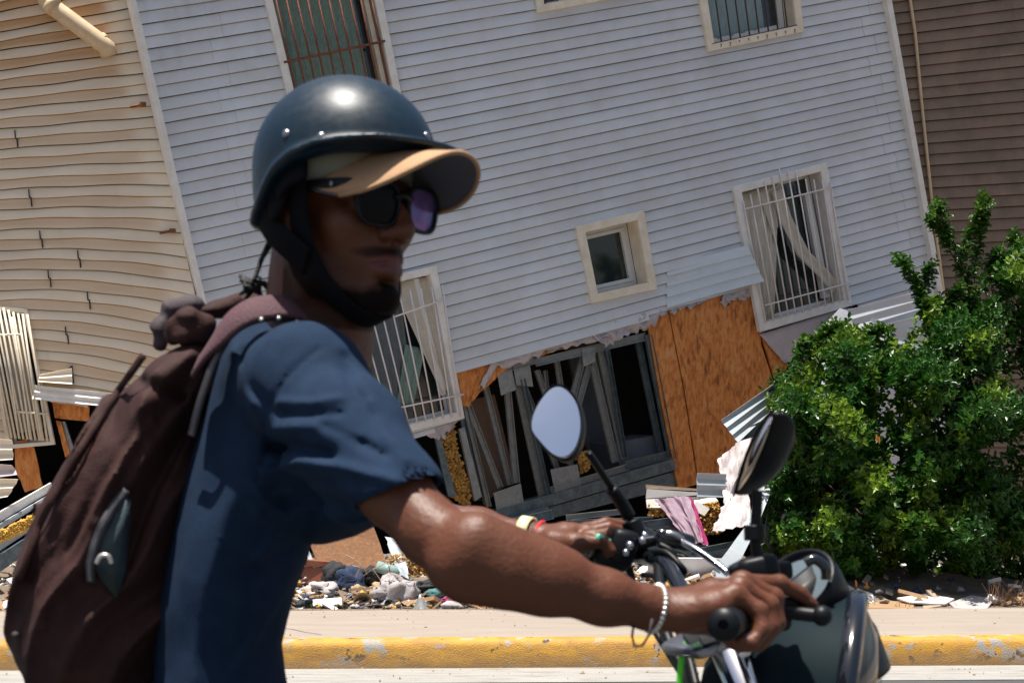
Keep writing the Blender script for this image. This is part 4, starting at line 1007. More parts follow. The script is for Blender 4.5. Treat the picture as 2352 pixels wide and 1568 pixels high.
# surface depth of the bag for things sewn on it
def depth_at(Vv, x, y, tol=.010):
    px, py = CX+Vv[:, 0]/Vv[:, 1]*F, HY-(Vv[:, 2]-CH)/Vv[:, 1]*F
    m = np.hypot(px-x, py-y) < 14; return float(Vv[m, 1].min()) if m.any() else None
VB, VT = V, np.array([v.co[:] for v in tshirt.data.vertices])
def sew(x, y, lift=.004, VV=None):
    VV = VB if VV is None else VV
    d = depth_at(VV, x, y); return P(x, y, (d or 2.0)-lift)
def rope(pts, r, n=30, VV=None, lift=.003):
    out = []
    for i in range(n+1):
        t = i/n*(len(pts)-1); k = min(int(t), len(pts)-2); s = t-k; out.append(sew(lerp(pts[k][0], pts[k+1][0], s), lerp(pts[k][1], pts[k+1][1], s), lift, VV))
    sm_ = [out[0]]+[(out[i-1]+out[i]*2+out[i+1])/4 for i in range(1, n)]+[out[-1]]
    return sm_
def coil(pts, r, name='zip', mat=packd):
    mb = MB(); L = sum((pts[i+1]-pts[i]).length for i in range(len(pts)-1)); n = int(L/(r*2.3)); 
    for i in range(n):
        t = i/n*(len(pts)-1); k = min(int(t), len(pts)-2); p = pts[k].lerp(pts[k+1], t-k); d = (pts[k+1]-pts[k]).normalized(); s = Vector((d.z, 0, -d.x))
        mb.tube([p-s*r*1.3-d*r*.4, p+s*r*1.3+d*r*.4], [r*.95, r*.75], 6)
    return part(mb, name, mat, bp, smooth=True)
for pts_, w_ in ((rope([(290,1125),(262,1160),(238,1200),(218,1250),(206,1300),(208,1335)], .006), .012), (sp_([(522,778,1.955),(495,825,1.945),(474,880,1.945),(455,940,1.95),(440,1000,1.965)], 8), .010)):
    z_ = part(ribbon(pts_, w_, .004, (0, -1, 0), 60), 'zip', M('zip tape', (.035,.032,.038), .7), bp, smooth=True)
    tm = MB()
    for i in range(1, 56):
        t = i/56*(len(pts_)-1); k = min(int(t), len(pts_)-2); p = pts_[k].lerp(pts_[k+1], t-k); d_ = (pts_[k+1]-pts_[k]).normalized(); tm.box(p+Vector((0, -.003, 0)), .0045, .0016, .0011, Matrix.Rotation(-math.atan2(d_.z, d_.x)+math.pi/2, 3, 'Y'))
    q_ = part(tm, 'zip_teeth', M('zip teeth', (.20,.20,.22), .4), z_); q_['kind'] = 'stuff'
for pts in ([(330,815),(248,930),(165,1060),(92,1200),(45,1330)],):
    part(ribbon(rope(pts, 0, 40, lift=.002), .010, .004, (0, -1, 0), 60), 'side_webbing', packm if pts[0][0] < 400 else packd, bp, smooth=True)
pkt = [(288,1140),(300,1150),(296,1230),(285,1320),(268,1372),(238,1335),(215,1300),(228,1240),(262,1175)]
vs = [sew(x, y, .003) for x, y in pkt]; cc_ = sum(vs, Vector())/len(vs)+Vector((0, -.012, 0)); part(MB().add(vs+[cc_], [(i, (i+1) % len(vs), len(vs)) for i in range(len(vs))]), 'mesh_pocket', meshm, bp, smooth=True, solid=.003)
part(MB().tube(sp_([(222,1292,1.90),(232,1276,1.895),(248,1276,1.895),(256,1292,1.90)]), .003, 6), 'zip_pull', silver, bp, smooth=True)
c_ = sew(35, 1588*.918, .002); part(MB().lathe(c_, (0, -1, 0), [(0, .005), (.002, .004), (.003, 0)], 12), 'snap', packd, bp, smooth=True)
for col_, chains in ((packd, [[(366,790,2.12),(368,745,2.12),(395,712,2.13),(440,702,2.14),(478,716,2.16)]]), (packm, [[(398,778,2.05),(402,748,2.03),(432,732,2.03),(466,742,2.04),(488,770,2.06)],[(392,765,2.06),(425,768,2.03),(455,765,2.04)],[(470,722,2.10),(500,712,2.11),(540,700,2.12)]])):
    Hn = Vol((-.52, 1.95, 1.36), (-.34, 2.25, 1.46), .003)
    for c_ in chains: Hn.chain([pp(*q) for q in c_], [.010, .013, .014, .013, .010][:len(c_)], .014)
    Hn.op((-.52, 1.95, 1.36), (-.34, 2.25, 1.46), lambda X, Y, Z: .002*gauss3((X, Y, Z), 31, 95, 2)+.006*np.abs(gauss3((X*.5, Y, Z*1.6), 33, 130, 1)), mode='disp', pad=0)
    Vh, Qh = Hn.mesh(); npmesh('grab_handle', Vh, Qh, [col_], bp)
sp = [P(452,842,1.985),P(498,778,1.948),P(548,728,1.930),P(600,706,1.930),P(660,704,1.945),P(712,728,1.972),P(752,775,2.01)]
tt_ = lambda p: Vector((.05, -.75, .75))
st1 = part(ribbon(sp, .046, .007, tt_, 60), 'shoulder_strap', strapm, bp, smooth=True)
sp2 = [p+Vector((-.0, -.003, -.014)) for p in sp[1:-1]]
part(ribbon(sp2, .010, .007, tt_, 50), 'strap_piping', packd, bp, smooth=True)
for (x, y, d) in ((600,733,1.912),(640,730,1.920),(682,738,1.935)):
    part(MB().lathe(P(x, y, d), (0, -1, .3), [(0, .0028), (.0015, .002), (.002, 0)], 10), 'stud', silver, bp, smooth=True)
part(ribbon([P(470,720,2.20),P(510,705,2.22),P(550,690,2.24),P(600,680,2.24)], .03, .009, tt_, 20), 'shoulder_strap', packm, bp, smooth=True)

# ---------------- wrist things ----------------
def ring(c, ax, r, t, flat=1.0, n=28, sag=0, squash=1.0):
    c = Vector(c); ax = Vector(ax).normalized(); a = ax.cross(Vector((0, 0, 1))).normalized(); b = a.cross(ax); return [c+(a*math.cos(2*math.pi*i/n)*squash+b*math.sin(2*math.pi*i/n))*r for i in range(n+1)]
axn = Vector(AE[7]-AE[6]); axf = Vector(pp(1255, 1240, 2.425)-pp(1120, 1218, 2.46))
ch = MB(); rp = ring(P(1504, 1397, 1.76), axn, .0262, .003, n=30)
for i in range(30): ch.tube([rp[i], rp[i].lerp(rp[i+1], .8)], [.0036, .0030], 6)
o = ch.build('chain_bracelet', silver, smooth=True); tag(o, 'silver chain bracelet around the rider\'s near wrist', 'bracelet')
lp = [P(1498,1420,1.73),P(1492,1455,1.728),P(1475,1482,1.728),P(1458,1484,1.73),P(1452,1460,1.735),P(1456,1430,1.745)]
o = MB().tube(lp, .0016, 5).build('bracelet_cord', packd, smooth=True); tag(o, 'thin dark cord loop hanging under the near wrist', 'cord')
yb = MB(); r_ = ring(P(1208, 1228, 2.43), axf, .0262, .002, n=28)
vs = []; a_ = axf.normalized()
for p in r_[:-1]:
    q = (p-P(1208, 1228, 2.43)).normalized()
    vs += [p-a_*.009, p+a_*.009, p+a_*.009+q*.003, p-a_*.009+q*.003]
n = 28; yb.add(vs, [(i*4+k, i*4+(k+1) % 4, ((i+1) % n)*4+(k+1) % 4, ((i+1) % n)*4+k) for i in range(n) for k in range(4)])
tag(yb.build('wristband', M('pale yellow rubber', (.80,.74,.40), .5), smooth=True), 'pale yellow wristband on the rider\'s far wrist', 'wristband')
o = MB().tube(ring(P(1241, 1236, 2.43), axf, .0255, .002, n=24), .0034, 6).build('string_bracelet', M('red string', (.60,.01,.015), .7), smooth=True); tag(o, 'red string bracelet beside the yellow wristband', 'bracelet')

# ================= motorcycle =================
mc = empty('motorcycle', Vector((.1, 2.12, 0)), 'black motorcycle with two round-backed mirrors and bare handlebar, front at lower right', 'motorcycle')
def mt(pts, r, mat=gloss, name='tube', n=12, **k):
    return part(MB().tube([P(*q) if len(q) == 3 and q[0] > 5 else Vector(q) for q in pts], r, n, **k), name, mat, mc, smooth=True)
def mts(pts, r, mat=gloss, name='tube', n=12, par=None): return part(MB().tube(sp_(pts), r, n), name, mat, par or mc, smooth=True)
# near grip with end cap
gA, gB = P(1662, 1434, 1.685), P(1716, 1416, 1.86)
gx = (gB-gA).normalized()
gm = MB(); prof = [(-.004, .006), (-.002, .0175), (.004, .0185), (.008, .0185)]
for i in range(18): prof += [(.010+i*.007, .0168), (.0125+i*.007, .0178), (.0155+i*.007, .0178), (.017+i*.007, .0168)]
gm.lathe(gA, gx, prof, 22); gm.lathe(gA, gx, [(-.004, .006), (.002, .005), (.002, 0)], 22)
part(gm, 'grip', blackp, mc, smooth=True)
gm = MB(); gm.lathe(gA+gx*.004, gx, [(-.0065, 0), (-.0065, .012), (-.004, .014), (0, .014)], 22); part(gm, 'bar_end', blackf, mc, smooth=True)
mts([(1716,1416,1.86),(1728,1410,1.92),(1722,1400,1.97),(1680,1400,2.03),(1640,1420,2.10),(1610,1420,2.16),(1585,1400,2.22),(1562,1350,2.28),(1535,1300,2.33),(1500,1282,2.38),(1468,1276,2.42),(1375,1262,2.47)], .0125, gloss, 'handlebar')
gF, gG = P(1375, 1262, 2.47), P(1330, 1255, 2.60); gm = MB(); gm.lathe(gF, (gG-gF), [(-.01, .012), (0, .018), (.12, .018), (.125, .008)], 18); part(gm, 'grip', blackp, mc, smooth=True)
# far switch housing
def blob(c, r, rot, mat, name, par=None, lod=3, e=.45):
    mb = MB(); N1, N2 = 16, 10; vs = []
    for j in range(N2+1):
        v = math.pi*j/N2-math.pi/2
        for i in range(N1):
            u = 2*math.pi*i/N1; f = lambda x: math.copysign(abs(x)**e, x)
            vs.append(Vector((r[0]*f(math.cos(v))*f(math.cos(u)), r[1]*f(math.cos(v))*f(math.sin(u)), r[2]*f(math.sin(v)))))
    q = Matrix.Rotation(rot[2], 3, 'Z') @ Matrix.Rotation(rot[1], 3, 'Y') @ Matrix.Rotation(rot[0], 3, 'X')
    vs = [Vector(c)+q @ v for v in vs]
    fs = [(j*N1+i, j*N1+(i+1) % N1, (j+1)*N1+(i+1) % N1, (j+1)*N1+i) for j in range(N2) for i in range(N1)]
    return part(mb.add(vs, fs), name, mat, par or mc, smooth=True)
hs = blob(P(1405, 1268, 2.40), (.030, .028, .026), (0, R(18), R(10)), blackp, 'switch_housing')
blob(P(1385, 1238, 2.375), (.0125, .012, .006), (0, R(25), 0), M('green switch', (.18,.62,.42), .4), 'switch', hs)
blob(P(1425, 1258, 2.40), (.022, .030, .030), (0, R(15), R(10)), blackp, 'lever_perch')
for x in (1432, 1446): part(MB().tube(ring(P(x, 1262+(x-1432)*.3, 2.40), (1, .1, -.25), .0185, .002, n=20), .0030, 6), 'clamp_ring', chrome, mc, smooth=True)
for (x, y, s_) in ((1446,1252,.007),(1437,1268,.006),(1475,1240,.006)): blob(P(x, y, 2.37), (s_, s_, s_), (0, 0, 0), chrome, 'bolt', e=1)
blob(P(1480, 1245, 2.40), (.030, .013, .009), (0, R(-10), 0), blackp, 'lever_bracket'); blob(P(1550, 1240, 2.38), (.032, .014, .014), (0, R(12), 0), gloss, 'master_cylinder')
mts([(1508,1228,2.38),(1540,1226,2.37),(1570,1240,2.37)], .006, alu, 'cable_end')
mts([(1568,1244,2.36),(1600,1262,2.34),(1640,1290,2.32),(1672,1316,2.30)], .0055, chrome, 'clutch_rod')
mts([(1500,1265,2.36),(1530,1268,2.34),(1560,1295,2.32),(1572,1315,2.32),(1540,1330,2.33),(1500,1322,2.36),(1475,1320,2.38)], .0045, blackp, 'cable')
mts([(1515,1250,2.37),(1545,1268,2.36),(1552,1300,2.36),(1530,1312,2.36)], .005, blackp, 'cable')
mts([(1440,1285,2.40),(1452,1330,2.40),(1470,1390,2.36),(1500,1440,2.30),(1550,1520,2.24),(1600,1600,2.2)], .006, blackp, 'cable')
mts([(1512,1290,2.36),(1523,1420,2.20),(1540,1480,2.15),(1565,1530,2.12),(1580,1600,2.1)], .0085, blackp, 'cable')
mts([(1545,1310,2.35),(1556,1400,2.25),(1562,1450,2.2),(1580,1500,2.15),(1600,1580,2.1)], .007, blackp, 'cable')
mts([(1596,1440,2.02),(1580,1470,2.02),(1568,1500,2.02),(1562,1545,2.02),(1560,1600,2.02)], .0042, M('neon green tube', (.10,.75,.03), .4), 'cable')
mts([(1660,1446,2.0),(1700,1450,1.99),(1730,1475,1.99),(1700,1500,2.0)], .0035, M('blue wire', (.03,.07,.25), .5), 'cable')
# top clamp, fork tubes and aluminium bits under the near hand
blob(P(1620, 1468, 2.03), (.045, .05, .008), (0, R(-20), R(30)), alu, 'top_clamp', e=.35)
blob(P(1598, 1452, 1.985), (.018, .015, .010), (0, R(-30), 0), alu, 'bar_clamp'); blob(P(1640, 1452, 1.98), (.022, .014, .009), (0, R(-25), 0), alu, 'bar_clamp')
blob(P(1672, 1478, 1.99), (.014, .013, .022), (0, R(20), 0), alu, 'bar_clamp'); blob(P(1688, 1500, 1.99), (.024, .02, .007), (0, R(-15), 0), chrome, 'top_clamp')
for y, (a, b) in ((1.99, (1668, 1485)), (2.24, (1660, 1440))):
    part(MB().tube([P(a, b, y), P(a, b, y)+Vector((.26, 0, -.62))], .022, 16), 'fork_tube', chrome, mc, smooth=True)
# near lever and mirror perch
mts([(1768,1405,1.86),(1800,1400,1.85),(1840,1408,1.845),(1872,1412,1.84)], .0085, blackp, 'brake_lever'); blob(P(1888, 1413, 1.838), (.0125, .0125, .0125), (0, 0, 0), blackp, 'lever_ball', e=1)
blob(P(1775, 1402, 1.88), (.024, .02, .022), (0, R(10), 0), blackp, 'switch_housing'); blob(P(1812, 1392, 1.87), (.02, .016, .014), (0, R(15), 0), blackp, 'lever_perch')
blob(P(1742, 1312, 1.95), (.026, .02, .020), (0, R(-12), 0), blackp, 'mirror_mount'); blob(P(1706, 1308, 1.96), (.018, .014, .012), (0, R(-25), 0), blackp, 'mirror_mount')
blob(P(1790, 1310, 1.97), (.016, .014, .012), (0, R(-5), 0), blackp, 'bolt_cover')
mts([(1742,1312,1.95),(1760,1350,1.95),(1770,1400,1.93)], .012, blackp, 'handlebar_bracket')
# mirrors
def mirror(outline, d, tilt, mat_face, label, stem, rs, back, name='mirror', rimw=1.06):
    """outline in picture units; tilt gives depth slope per x and y; back is the swelling direction"""
    cx = sum(p[0] for p in outline)/len(outline); cy = sum(p[1] for p in outline)/len(outline)
    def q(x, y, k=1, o=0): X, Y = cx+(x-cx)*k, cy+(y-cy)*k; return P(X, Y, d+tilt[0]*(X-cx)/F*d+tilt[1]*(Y-cy)/F*d+o)
    m = len(outline); sm = []
    for i in range(m):                               # round the outline
        a, b, c, e = outline[i-1], outline[i], outline[(i+1) % m], outline[(i+2) % m]
        for s in (0, .25, .5, .75): sm.append(tuple(.5*((2*b[j])+(c[j]-a[j])*s+(2*a[j]-5*b[j]+4*c[j]-e[j])*s*s+(3*b[j]-a[j]-3*c[j]+e[j])*s**3) for j in (0, 1)))
    n = len(sm); face = [q(x, y) for x, y in sm]; fc = q(cx, cy)
    nrm = (face[n//3]-fc).cross(face[0]-fc).normalized(); nrm = -nrm if nrm.y > 0 else nrm
    mb = MB(); rings = [(1.0, -.0015), (rimw, .003), (rimw*1.03, -.004), (rimw*1.0, -.014), (rimw*.82, -.026), (rimw*.45, -.036), (.05, -.038)]
    vs = [q(x, y, k)+nrm*o+(Vector(back)*max(0, -o)) for k, o in rings for x, y in sm]
    fs = [(r*n+i, r*n+(i+1) % n, (r+1)*n+(i+1) % n, (r+1)*n+i) for r in range(len(rings)-1) for i in range(n)]
    mb.add(vs, fs); h = part(mb, name, blackp, mc, smooth=True); h['label'] = label
    part(MB().add([p+nrm*.0005 for p in face]+[fc+nrm*.0022], [(i, (i+1) % n, n) for i in range(n)]), 'mirror_glass', mat_face, h, smooth=True)
    part(MB().tube(sp_(stem), rs, 10), 'stem', blackp, h, smooth=True); return nrm
mglass = M('mirror silver', (.93,.95,.97), .02, metal=1, var=0)
n1 = mirror([(1288,889),(1310,905),(1327,935),(1333,980),(1322,1025),(1298,1048),(1270,1042),(1240,1012),(1222,985),(1226,950),(1245,915),(1266,893)], 2.30, (.10, -.42), mglass, 'far mirror reflecting pale sky', [(1352,1040,2.34),(1385,1090,2.37),(1420,1145,2.40),(1445,1185,2.41),(1458,1215,2.41),(1464,1250,2.41)], .0058, (.6, .2, 0))
mts([(1405,1122,2.385),(1425,1150,2.40),(1445,1185,2.41)], .0105, blackp, 'stem_boot'); mts([(1450,1195,2.41),(1462,1230,2.41),(1466,1262,2.41)], .016, blackp, 'stem_boot')
blob(P(1480, 1232, 2.40), (.006, .006, .008), (0, 0, 0), chrome, 'bolt', e=1)
n2 = mirror([(1776,958),(1770,985),(1752,1035),(1728,1085),(1705,1118),(1694,1125),(1700,1100),(1715,1050),(1738,1000),(1760,966)], 1.93, (-2.9, -.15), M('mirror edge-on', (.80,.74,.68), .06, metal=1, var=0), 'near mirror turned almost edge on to the camera', [(1740,1125,1.95),(1738,1170,1.95),(1735,1230,1.95),(1744,1300,1.95)], .0070, (.1, 0, 0), rimw=1.10)
mts([(1733,1205,1.95),(1734,1240,1.95)], .0135, blackp, 'stem_boot')
# round instrument and headlight nacelle
ic = P(1835, 1345, 2.08); ia = Vector((-.55, -.52, .62)).normalized()
gm = MB().lathe(ic, ia, [(-.07, .030), (-.05, .052), (-.01, .057), (.006, .057), (.010, .053), (.006, .047), (.002, .047)], 30); part(gm, 'instrument', blackp, mc, smooth=True)
gm = MB().lathe(ic, ia, [(.002, .047), (.0035, .02), (.004, 0)], 30); part(gm, 'instrument_glass', M('instrument glass', (.10,.13,.15), .12), mc, smooth=True)
gm = MB().lathe(ic, ia, [(.009, .056), (.012, .053), (.009, .050)], 30); part(gm, 'instrument_rim', blackp, mc, smooth=True)
hc_ = P(1842, 1635, 2.10); ha = Vector((.97, -.22, -.12)).normalized()
gm = MB().lathe(hc_, ha, [(-.14, .0), (-.135, .05), (-.10, .105), (-.04, .145), (.02, .162), (.045, .165)], 40); part(gm, 'headlight_shell', M('dark teal cowl', (.006,.014,.018), .6, var=.3, spec=.06), mc, smooth=True)
gm = MB().lathe(hc_, ha, [(.04, .166), (.05, .173), (.062, .172), (.068, .162), (.062, .157)], 40); part(gm, 'headlight_rim', gloss, mc, smooth=True)
gm = MB().lathe(hc_, ha, [(.062, .157), (.085, .12), (.098, .06), (.10, 0)], 40); part(gm, 'headlight_lens', M('smoked lens', (.05,.07,.085), .1), mc, smooth=True)
cw = MB(); pr = [(1872,1280,2.16),(1900,1300,2.15),(1955,1368,2.12),(2005,1435,2.10),(2035,1520,2.08)]
def cowl(u, v):
    k = u*4; i = min(3, int(k)); s = k-i; x = lerp(pr[i][0], pr[i+1][0], s); y = lerp(pr[i][1], pr[i+1][1], s)
    a = lerp(-1.5, 1.5, v); w_ = lerp(.045, .13, u); return P(x, y, 2.12)+Vector((-.10*(1-math.cos(a))*(.5+u*.5), -w_*math.sin(a), -.035*(1-math.cos(a))))
part(MB().grid(cowl, 24, 24), 'cowl', blackp, mc, smooth=True, solid=.004)
mts([(1850,1292,2.03),(1872,1284,2.03),(1895,1302,2.03),(1898,1330,2.03)], .007, gloss, 'cowl_trim')
# tank, seat, frame, engine and wheels, below the picture edge
bx0 = P(900, 1700, 2.12)
blob((bx0.x+.12, 2.12, .80), (.26, .13, .11), (0, R(-4), 0), gloss, 'tank', e=.8); blob((bx0.x-.38, 2.12, .765), (.32, .13, .05), (0, 0, 0), blackf, 'seat', e=.5)
blob((bx0.x+.02, 2.12, .45), (.18, .13, .16), (0, 0, 0), alu, 'engine', e=.5)
part(MB().tube([(bx0.x-.6,2.12,.72),(bx0.x,2.12,.7),(bx0.x+.38,2.12,.86),(bx0.x+.30,2.12,.35),(bx0.x-.2,2.12,.28),(bx0.x-.3,2.12,.7)], .02, 10), 'frame', gloss, mc, smooth=True)
for wx in (.70, -.62):
    c = (bx0.x+wx, 2.12, .30); wl = part(MB().tube([Vector(c)+Vector((math.cos(a)*.245, 0, math.sin(a)*.245)) for a in np.linspace(0, 2*math.pi, 41)], .05, 12), 'wheel', blackp, mc, smooth=True)
    part(MB().lathe(Vector(c)-Vector((0, .05, 0)), (0, 1, 0), [(0, .02), (0, .05), (.1, .05), (.1, .02)], 20), 'hub', alu, wl, smooth=True)
    for k in range(12):
        a = k*math.pi/6; part(MB().tube([Vector(c)+Vector((math.cos(a)*.04, .02, math.sin(a)*.04)), Vector(c)+Vector((math.cos(a)*.21, 0, math.sin(a)*.21))], .003, 5), 'spoke', chrome, wl)
for yy in (1.99, 2.24):
    part(MB().tube([(bx0.x+.70, yy*.5+1.06, .30), tuple(P(1668, 1485, yy)+Vector((.20, 0, -.48)))], .026, 12), 'fork_leg', alu, mc, smooth=True)
part(MB().tube([(bx0.x-.62, 2.20, .30), (bx0.x-.15, 2.20, .35)], .02, 10), 'swing_arm', gloss, mc, smooth=True)

# ================= shrub =================
sb = empty('shrub', P(2080, 1384, 14.2), 'large glossy green leafy shrub growing against the collapsed and brown houses', 'shrub')
SP = [(1762,1240),(1752,1130),(1772,1040),(1752,965),(1790,885),(1830,838),(1846,790),(1880,760),(1930,752),(1975,772),(2020,775),(2060,765),(2100,745),(2118,705),(2140,690),(2180,700),(2240,650),(2290,600),(2352,570),(2470,560),(2500,1400),(1880,1392),(1835,1352),(1790,1310)]
SH = [[(2118,705),(2105,660),(2080,625),(2065,600)],[(2118,705),(2122,660),(2140,620)],[(2240,720),(2215,640),(2180,570),(2160,510),(2155,480)],[(2230,640),(2250,560),(2255,500),(2258,462)],[(2215,600),(2230,540),(2262,490)],
      [(2310,700),(2325,640),(2330,590),(2330,550)],[(2290,660),(2280,620),(2290,590)],[(2380,640),(2365,600),(2352,570)],[(2180,560),(2150,530),(2145,505)],[(1880,800),(1900,770),(1925,755)],[(1840,830),(1848,800),(1850,785)],[(2000,800),(2010,770),(2030,762)],[(2200,760),(2190,700),(2200,670)]]
rg = np.random.default_rng(11)
def leaves(pos, dr, nrm, L, Wd, tint):
    """pos, dr, nrm: (n,3) arrays; each leaf is two folded quads"""
    dr = dr/np.linalg.norm(dr, axis=1)[:, None]; sd = np.cross(dr, nrm); sd /= np.linalg.norm(sd, axis=1)[:, None]+1e-9; up = np.cross(sd, dr)
    L = L[:, None]; Wd = Wd[:, None]; fo = .28
    def q(a, b, c): return pos + dr*L*a + sd*Wd*b + up*(Wd*abs(b)*fo*2 - L*c)
    vs = np.stack([q(0, 0, 0), q(.30, .42, .02), q(.68, .46, .08), q(1, 0, .20), q(.68, -.46, .08), q(.30, -.42, .02)], 1)
    n = len(pos); b = np.arange(n)[:, None]*6; f = np.concatenate([b+np.array([0, 1, 2, 3]), b+np.array([0, 3, 4, 5])], 0)
    return vs.reshape(-1, 3), f, np.repeat(tint, 6)
leafm = M('glossy leaf', (.020,.085,.007), .38, var=.35, scale=5, spec=.45, attr='tint', attrcol=(.24,.36,.025))
_t = leafm.node_tree; _b = _t.nodes['Principled BSDF']; _tr = _t.nodes.new('ShaderNodeBsdfTranslucent'); _mx = _t.nodes.new('ShaderNodeMixShader'); _mx.inputs[0].default_value = .22
_s = _b.inputs['Base Color'].links[0].from_socket; _t.links.new(_s, _tr.inputs[0]); _o = [n for n in _t.nodes if n.type == 'OUTPUT_MATERIAL'][0]
_t.links.new(_b.outputs[0], _mx.inputs[1]); _t.links.new(_tr.outputs[0], _mx.inputs[2]); _t.links.new(_mx.outputs[0], _o.inputs[0])
pts_ = []
xs = rg.uniform(1740, 2500, 30000); ys = rg.uniform(540, 1400, 30000)
e_ = -poly2d(xs, ys, SP); m_ = e_ > 4; xs, ys, e_ = xs[m_], ys[m_], e_[m_]
n3 = np.array([mnoise.noise(Vector((x*.011, y*.011, 4))) for x, y in zip(xs, ys)])
front = 14.6 - 1.25*np.sqrt(np.clip(e_/190, 0, 1)) - .9*n3
keep = rg.uniform(0, 1, len(xs)) < np.clip(.70+1.9*n3, .18, 1)
ff = [(x, y, f + abs(rg.normal(0, .22)), e) for x, y, f, k, e in zip(xs, ys, front, keep, e_) if k and f > 0]
ff = [q for q in ff if q[1] < 1115+3600*1.0/q[2]-2][:4300]
PO, DI, NO, LL, WW, TI = [], [], [], [], [], []; stem_mb = MB()
def shoot(base, d, ln, n, new, sc=1.0, stem=True):
    d = d/np.linalg.norm(d); a = np.cross(d, (.3, .2, .93)); a /= np.linalg.norm(a); b = np.cross(d, a)
    for i in range(n):
        t = (i+.5)/n; ph = i*2.4+rg.uniform(-.4, .4); rad = a*math.cos(ph)+b*math.sin(ph); lift = .25+.9*t
        PO.append(base+d*ln*t); DI.append(rad+d*lift+np.array((0, -.1, -.15))); NO.append(d*1.0-rad*.3+rg.normal(0, .18, 3))
        LL.append(.092*sc*rg.uniform(.7, 1.15)*(1-.35*t)); WW.append(.045*sc*rg.uniform(.8, 1.15)*(1-.3*t)); TI.append(min(1, max(0, new*(t**.8)+rg.normal(0, .06))))
    if stem: stem_mb.tube([tuple(base), tuple(base+d*ln)], [.004, .002], 4, cap=False)
for x, y, d, e in ff:
    p = np.array(P(x, y, d)); out = np.array(((x-2100)/500, -.75+rg.normal(0, .3), .55+rg.normal(0, .35)))+rg.normal(0, .28, 3)
    q = mnoise.noise(Vector((x*.013+7, y*.013, 9))); new = max(0, min(.9, (q-.04)*3.2 + (.35 if y < 760 else 0) + (.5 if (1880 < x < 2080 and 1180 < y < 1330 and q > -.1) else 0)))*rg.uniform(.4, 1)
    shoot(p, out, rg.uniform(.09, .20), rg.integers(9, 14), new, stem=False)
for pl_ in SH:
    ps = sp_([(x, y, 14.15+.1*(i % 2)) for i, (x, y) in enumerate(pl_)], 5); stem_mb.tube(ps, [lerp(.010, .004, i/(len(ps)-1)) for i in range(len(ps))], 5)
    for i in range(len(ps)-1):
        for _ in range(3):
            p = np.array(ps[i].lerp(ps[i+1], rg.uniform(0, 1))); t = i/len(ps)
            shoot(p, np.array((rg.normal(0, .6), rg.normal(-.2, .5), .8)), rg.uniform(.05, .11), rg.integers(5, 8), .15*rg.uniform(0, 2), .9, False)
    dd = np.array(ps[-1]-ps[-2]); shoot(np.array(ps[-1]), dd, .13, 12, .25, .9, False)
V, Q, T = leaves(np.array(PO), np.array(DI), np.array(NO), np.array(LL), np.array(WW), np.array(TI))
fo_ = npmesh('foliage', V, Q, [leafm], sb, {'tint': T}); fo_['kind'] = 'stuff'; fo_.data.shade_flat()
barkm = M('grey brown bark', (.10,.075,.05), .9, var=.3, scale=30, bump=.5)
rb = random.Random(5)
for i in range(16):
    x1, y1 = rb.uniform(1820, 2340), rb.uniform(760, 1200); a = (2080+rb.uniform(-120, 160), 1388, 14.2+rb.uniform(-.3, .3))
    ps = sp_([a, (lerp(a[0], x1, .35)+rb.uniform(-20, 20), lerp(1388, y1, .45), 14.3), (x1, y1, 14.3+rb.uniform(-.4, .3))], 6)
    part(MB().tube(ps, [lerp(.026, .006, k/(len(ps)-1)) for k in range(len(ps))], 6), 'branch', barkm, sb, smooth=True)
_k = part(stem_mb, 'twigs', barkm, sb, smooth=True); _k['kind'] = 'stuff'
for (x, y) in ((2012,995),(2018,1000),(1990,1335),(1965,1330)):      # a few dead orange leaves
    V, Q, T = leaves(np.array([P(x, y, 13.1)]), np.array([[.1, -.2, -1]]), np.array([[.2, -1, 0.]]), np.array([.07]), np.array([.02]), np.array([0.]))
    npmesh('dead_leaf', V, Q, [M('dead leaf', (.50,.20,.04), .7)], sb)

# ================= rubble and debris =================
def mound(name, x0, x1, prof, d0, d1, mat, seed=0, label=None):
    """heap of dirt and fine rubble; prof gives the height of the crest against x in metres"""
    def fn(u, v):
        x = lerp(x0, x1, u); y = lerp(d0, d1, v)+TS*x; h = float(np.interp(x, [p[0] for p in prof], [p[1] for p in prof]))
        s = math.sin(min(1, v*1.25)*math.pi/2)**.8; n_ = mnoise.noise(Vector((x*2.3, y*2.3, seed)))*.10+mnoise.noise(Vector((x*8, y*8, seed)))*.05
        return Vector((x, y, .19+h*s+n_*min(1, v*5)*min(1, h*3+.3)))
    o = MB().grid(fn, 220, 40).build(name, mat, smooth=True); return tag(o, None, None, None, 'stuff')
mound('rubble_mound', -5.5, 5.5, [(-5.5,.45),(-3,.35),(-1.9,.35),(-.9,.28),(-.2,.20),(.4,.40),(1.6,.42),(2.3,.30),(5.5,.15)], 12.62, 14.9, MAT['soil'], 3)
def ground_z(x, d):                                   # rough height of the heap for scattering
    h = float(np.interp(x, [-5.5,-3,-1.9,-.9,-.2,.4,1.6,2.3,5.5], [.45,.35,.35,.28,.20,.40,.42,.30,.15])); v = min(1, max(0, (d-TS*x-12.62)/2.28)); return .19+h*math.sin(min(1, v*1.25)*math.pi/2)**.8
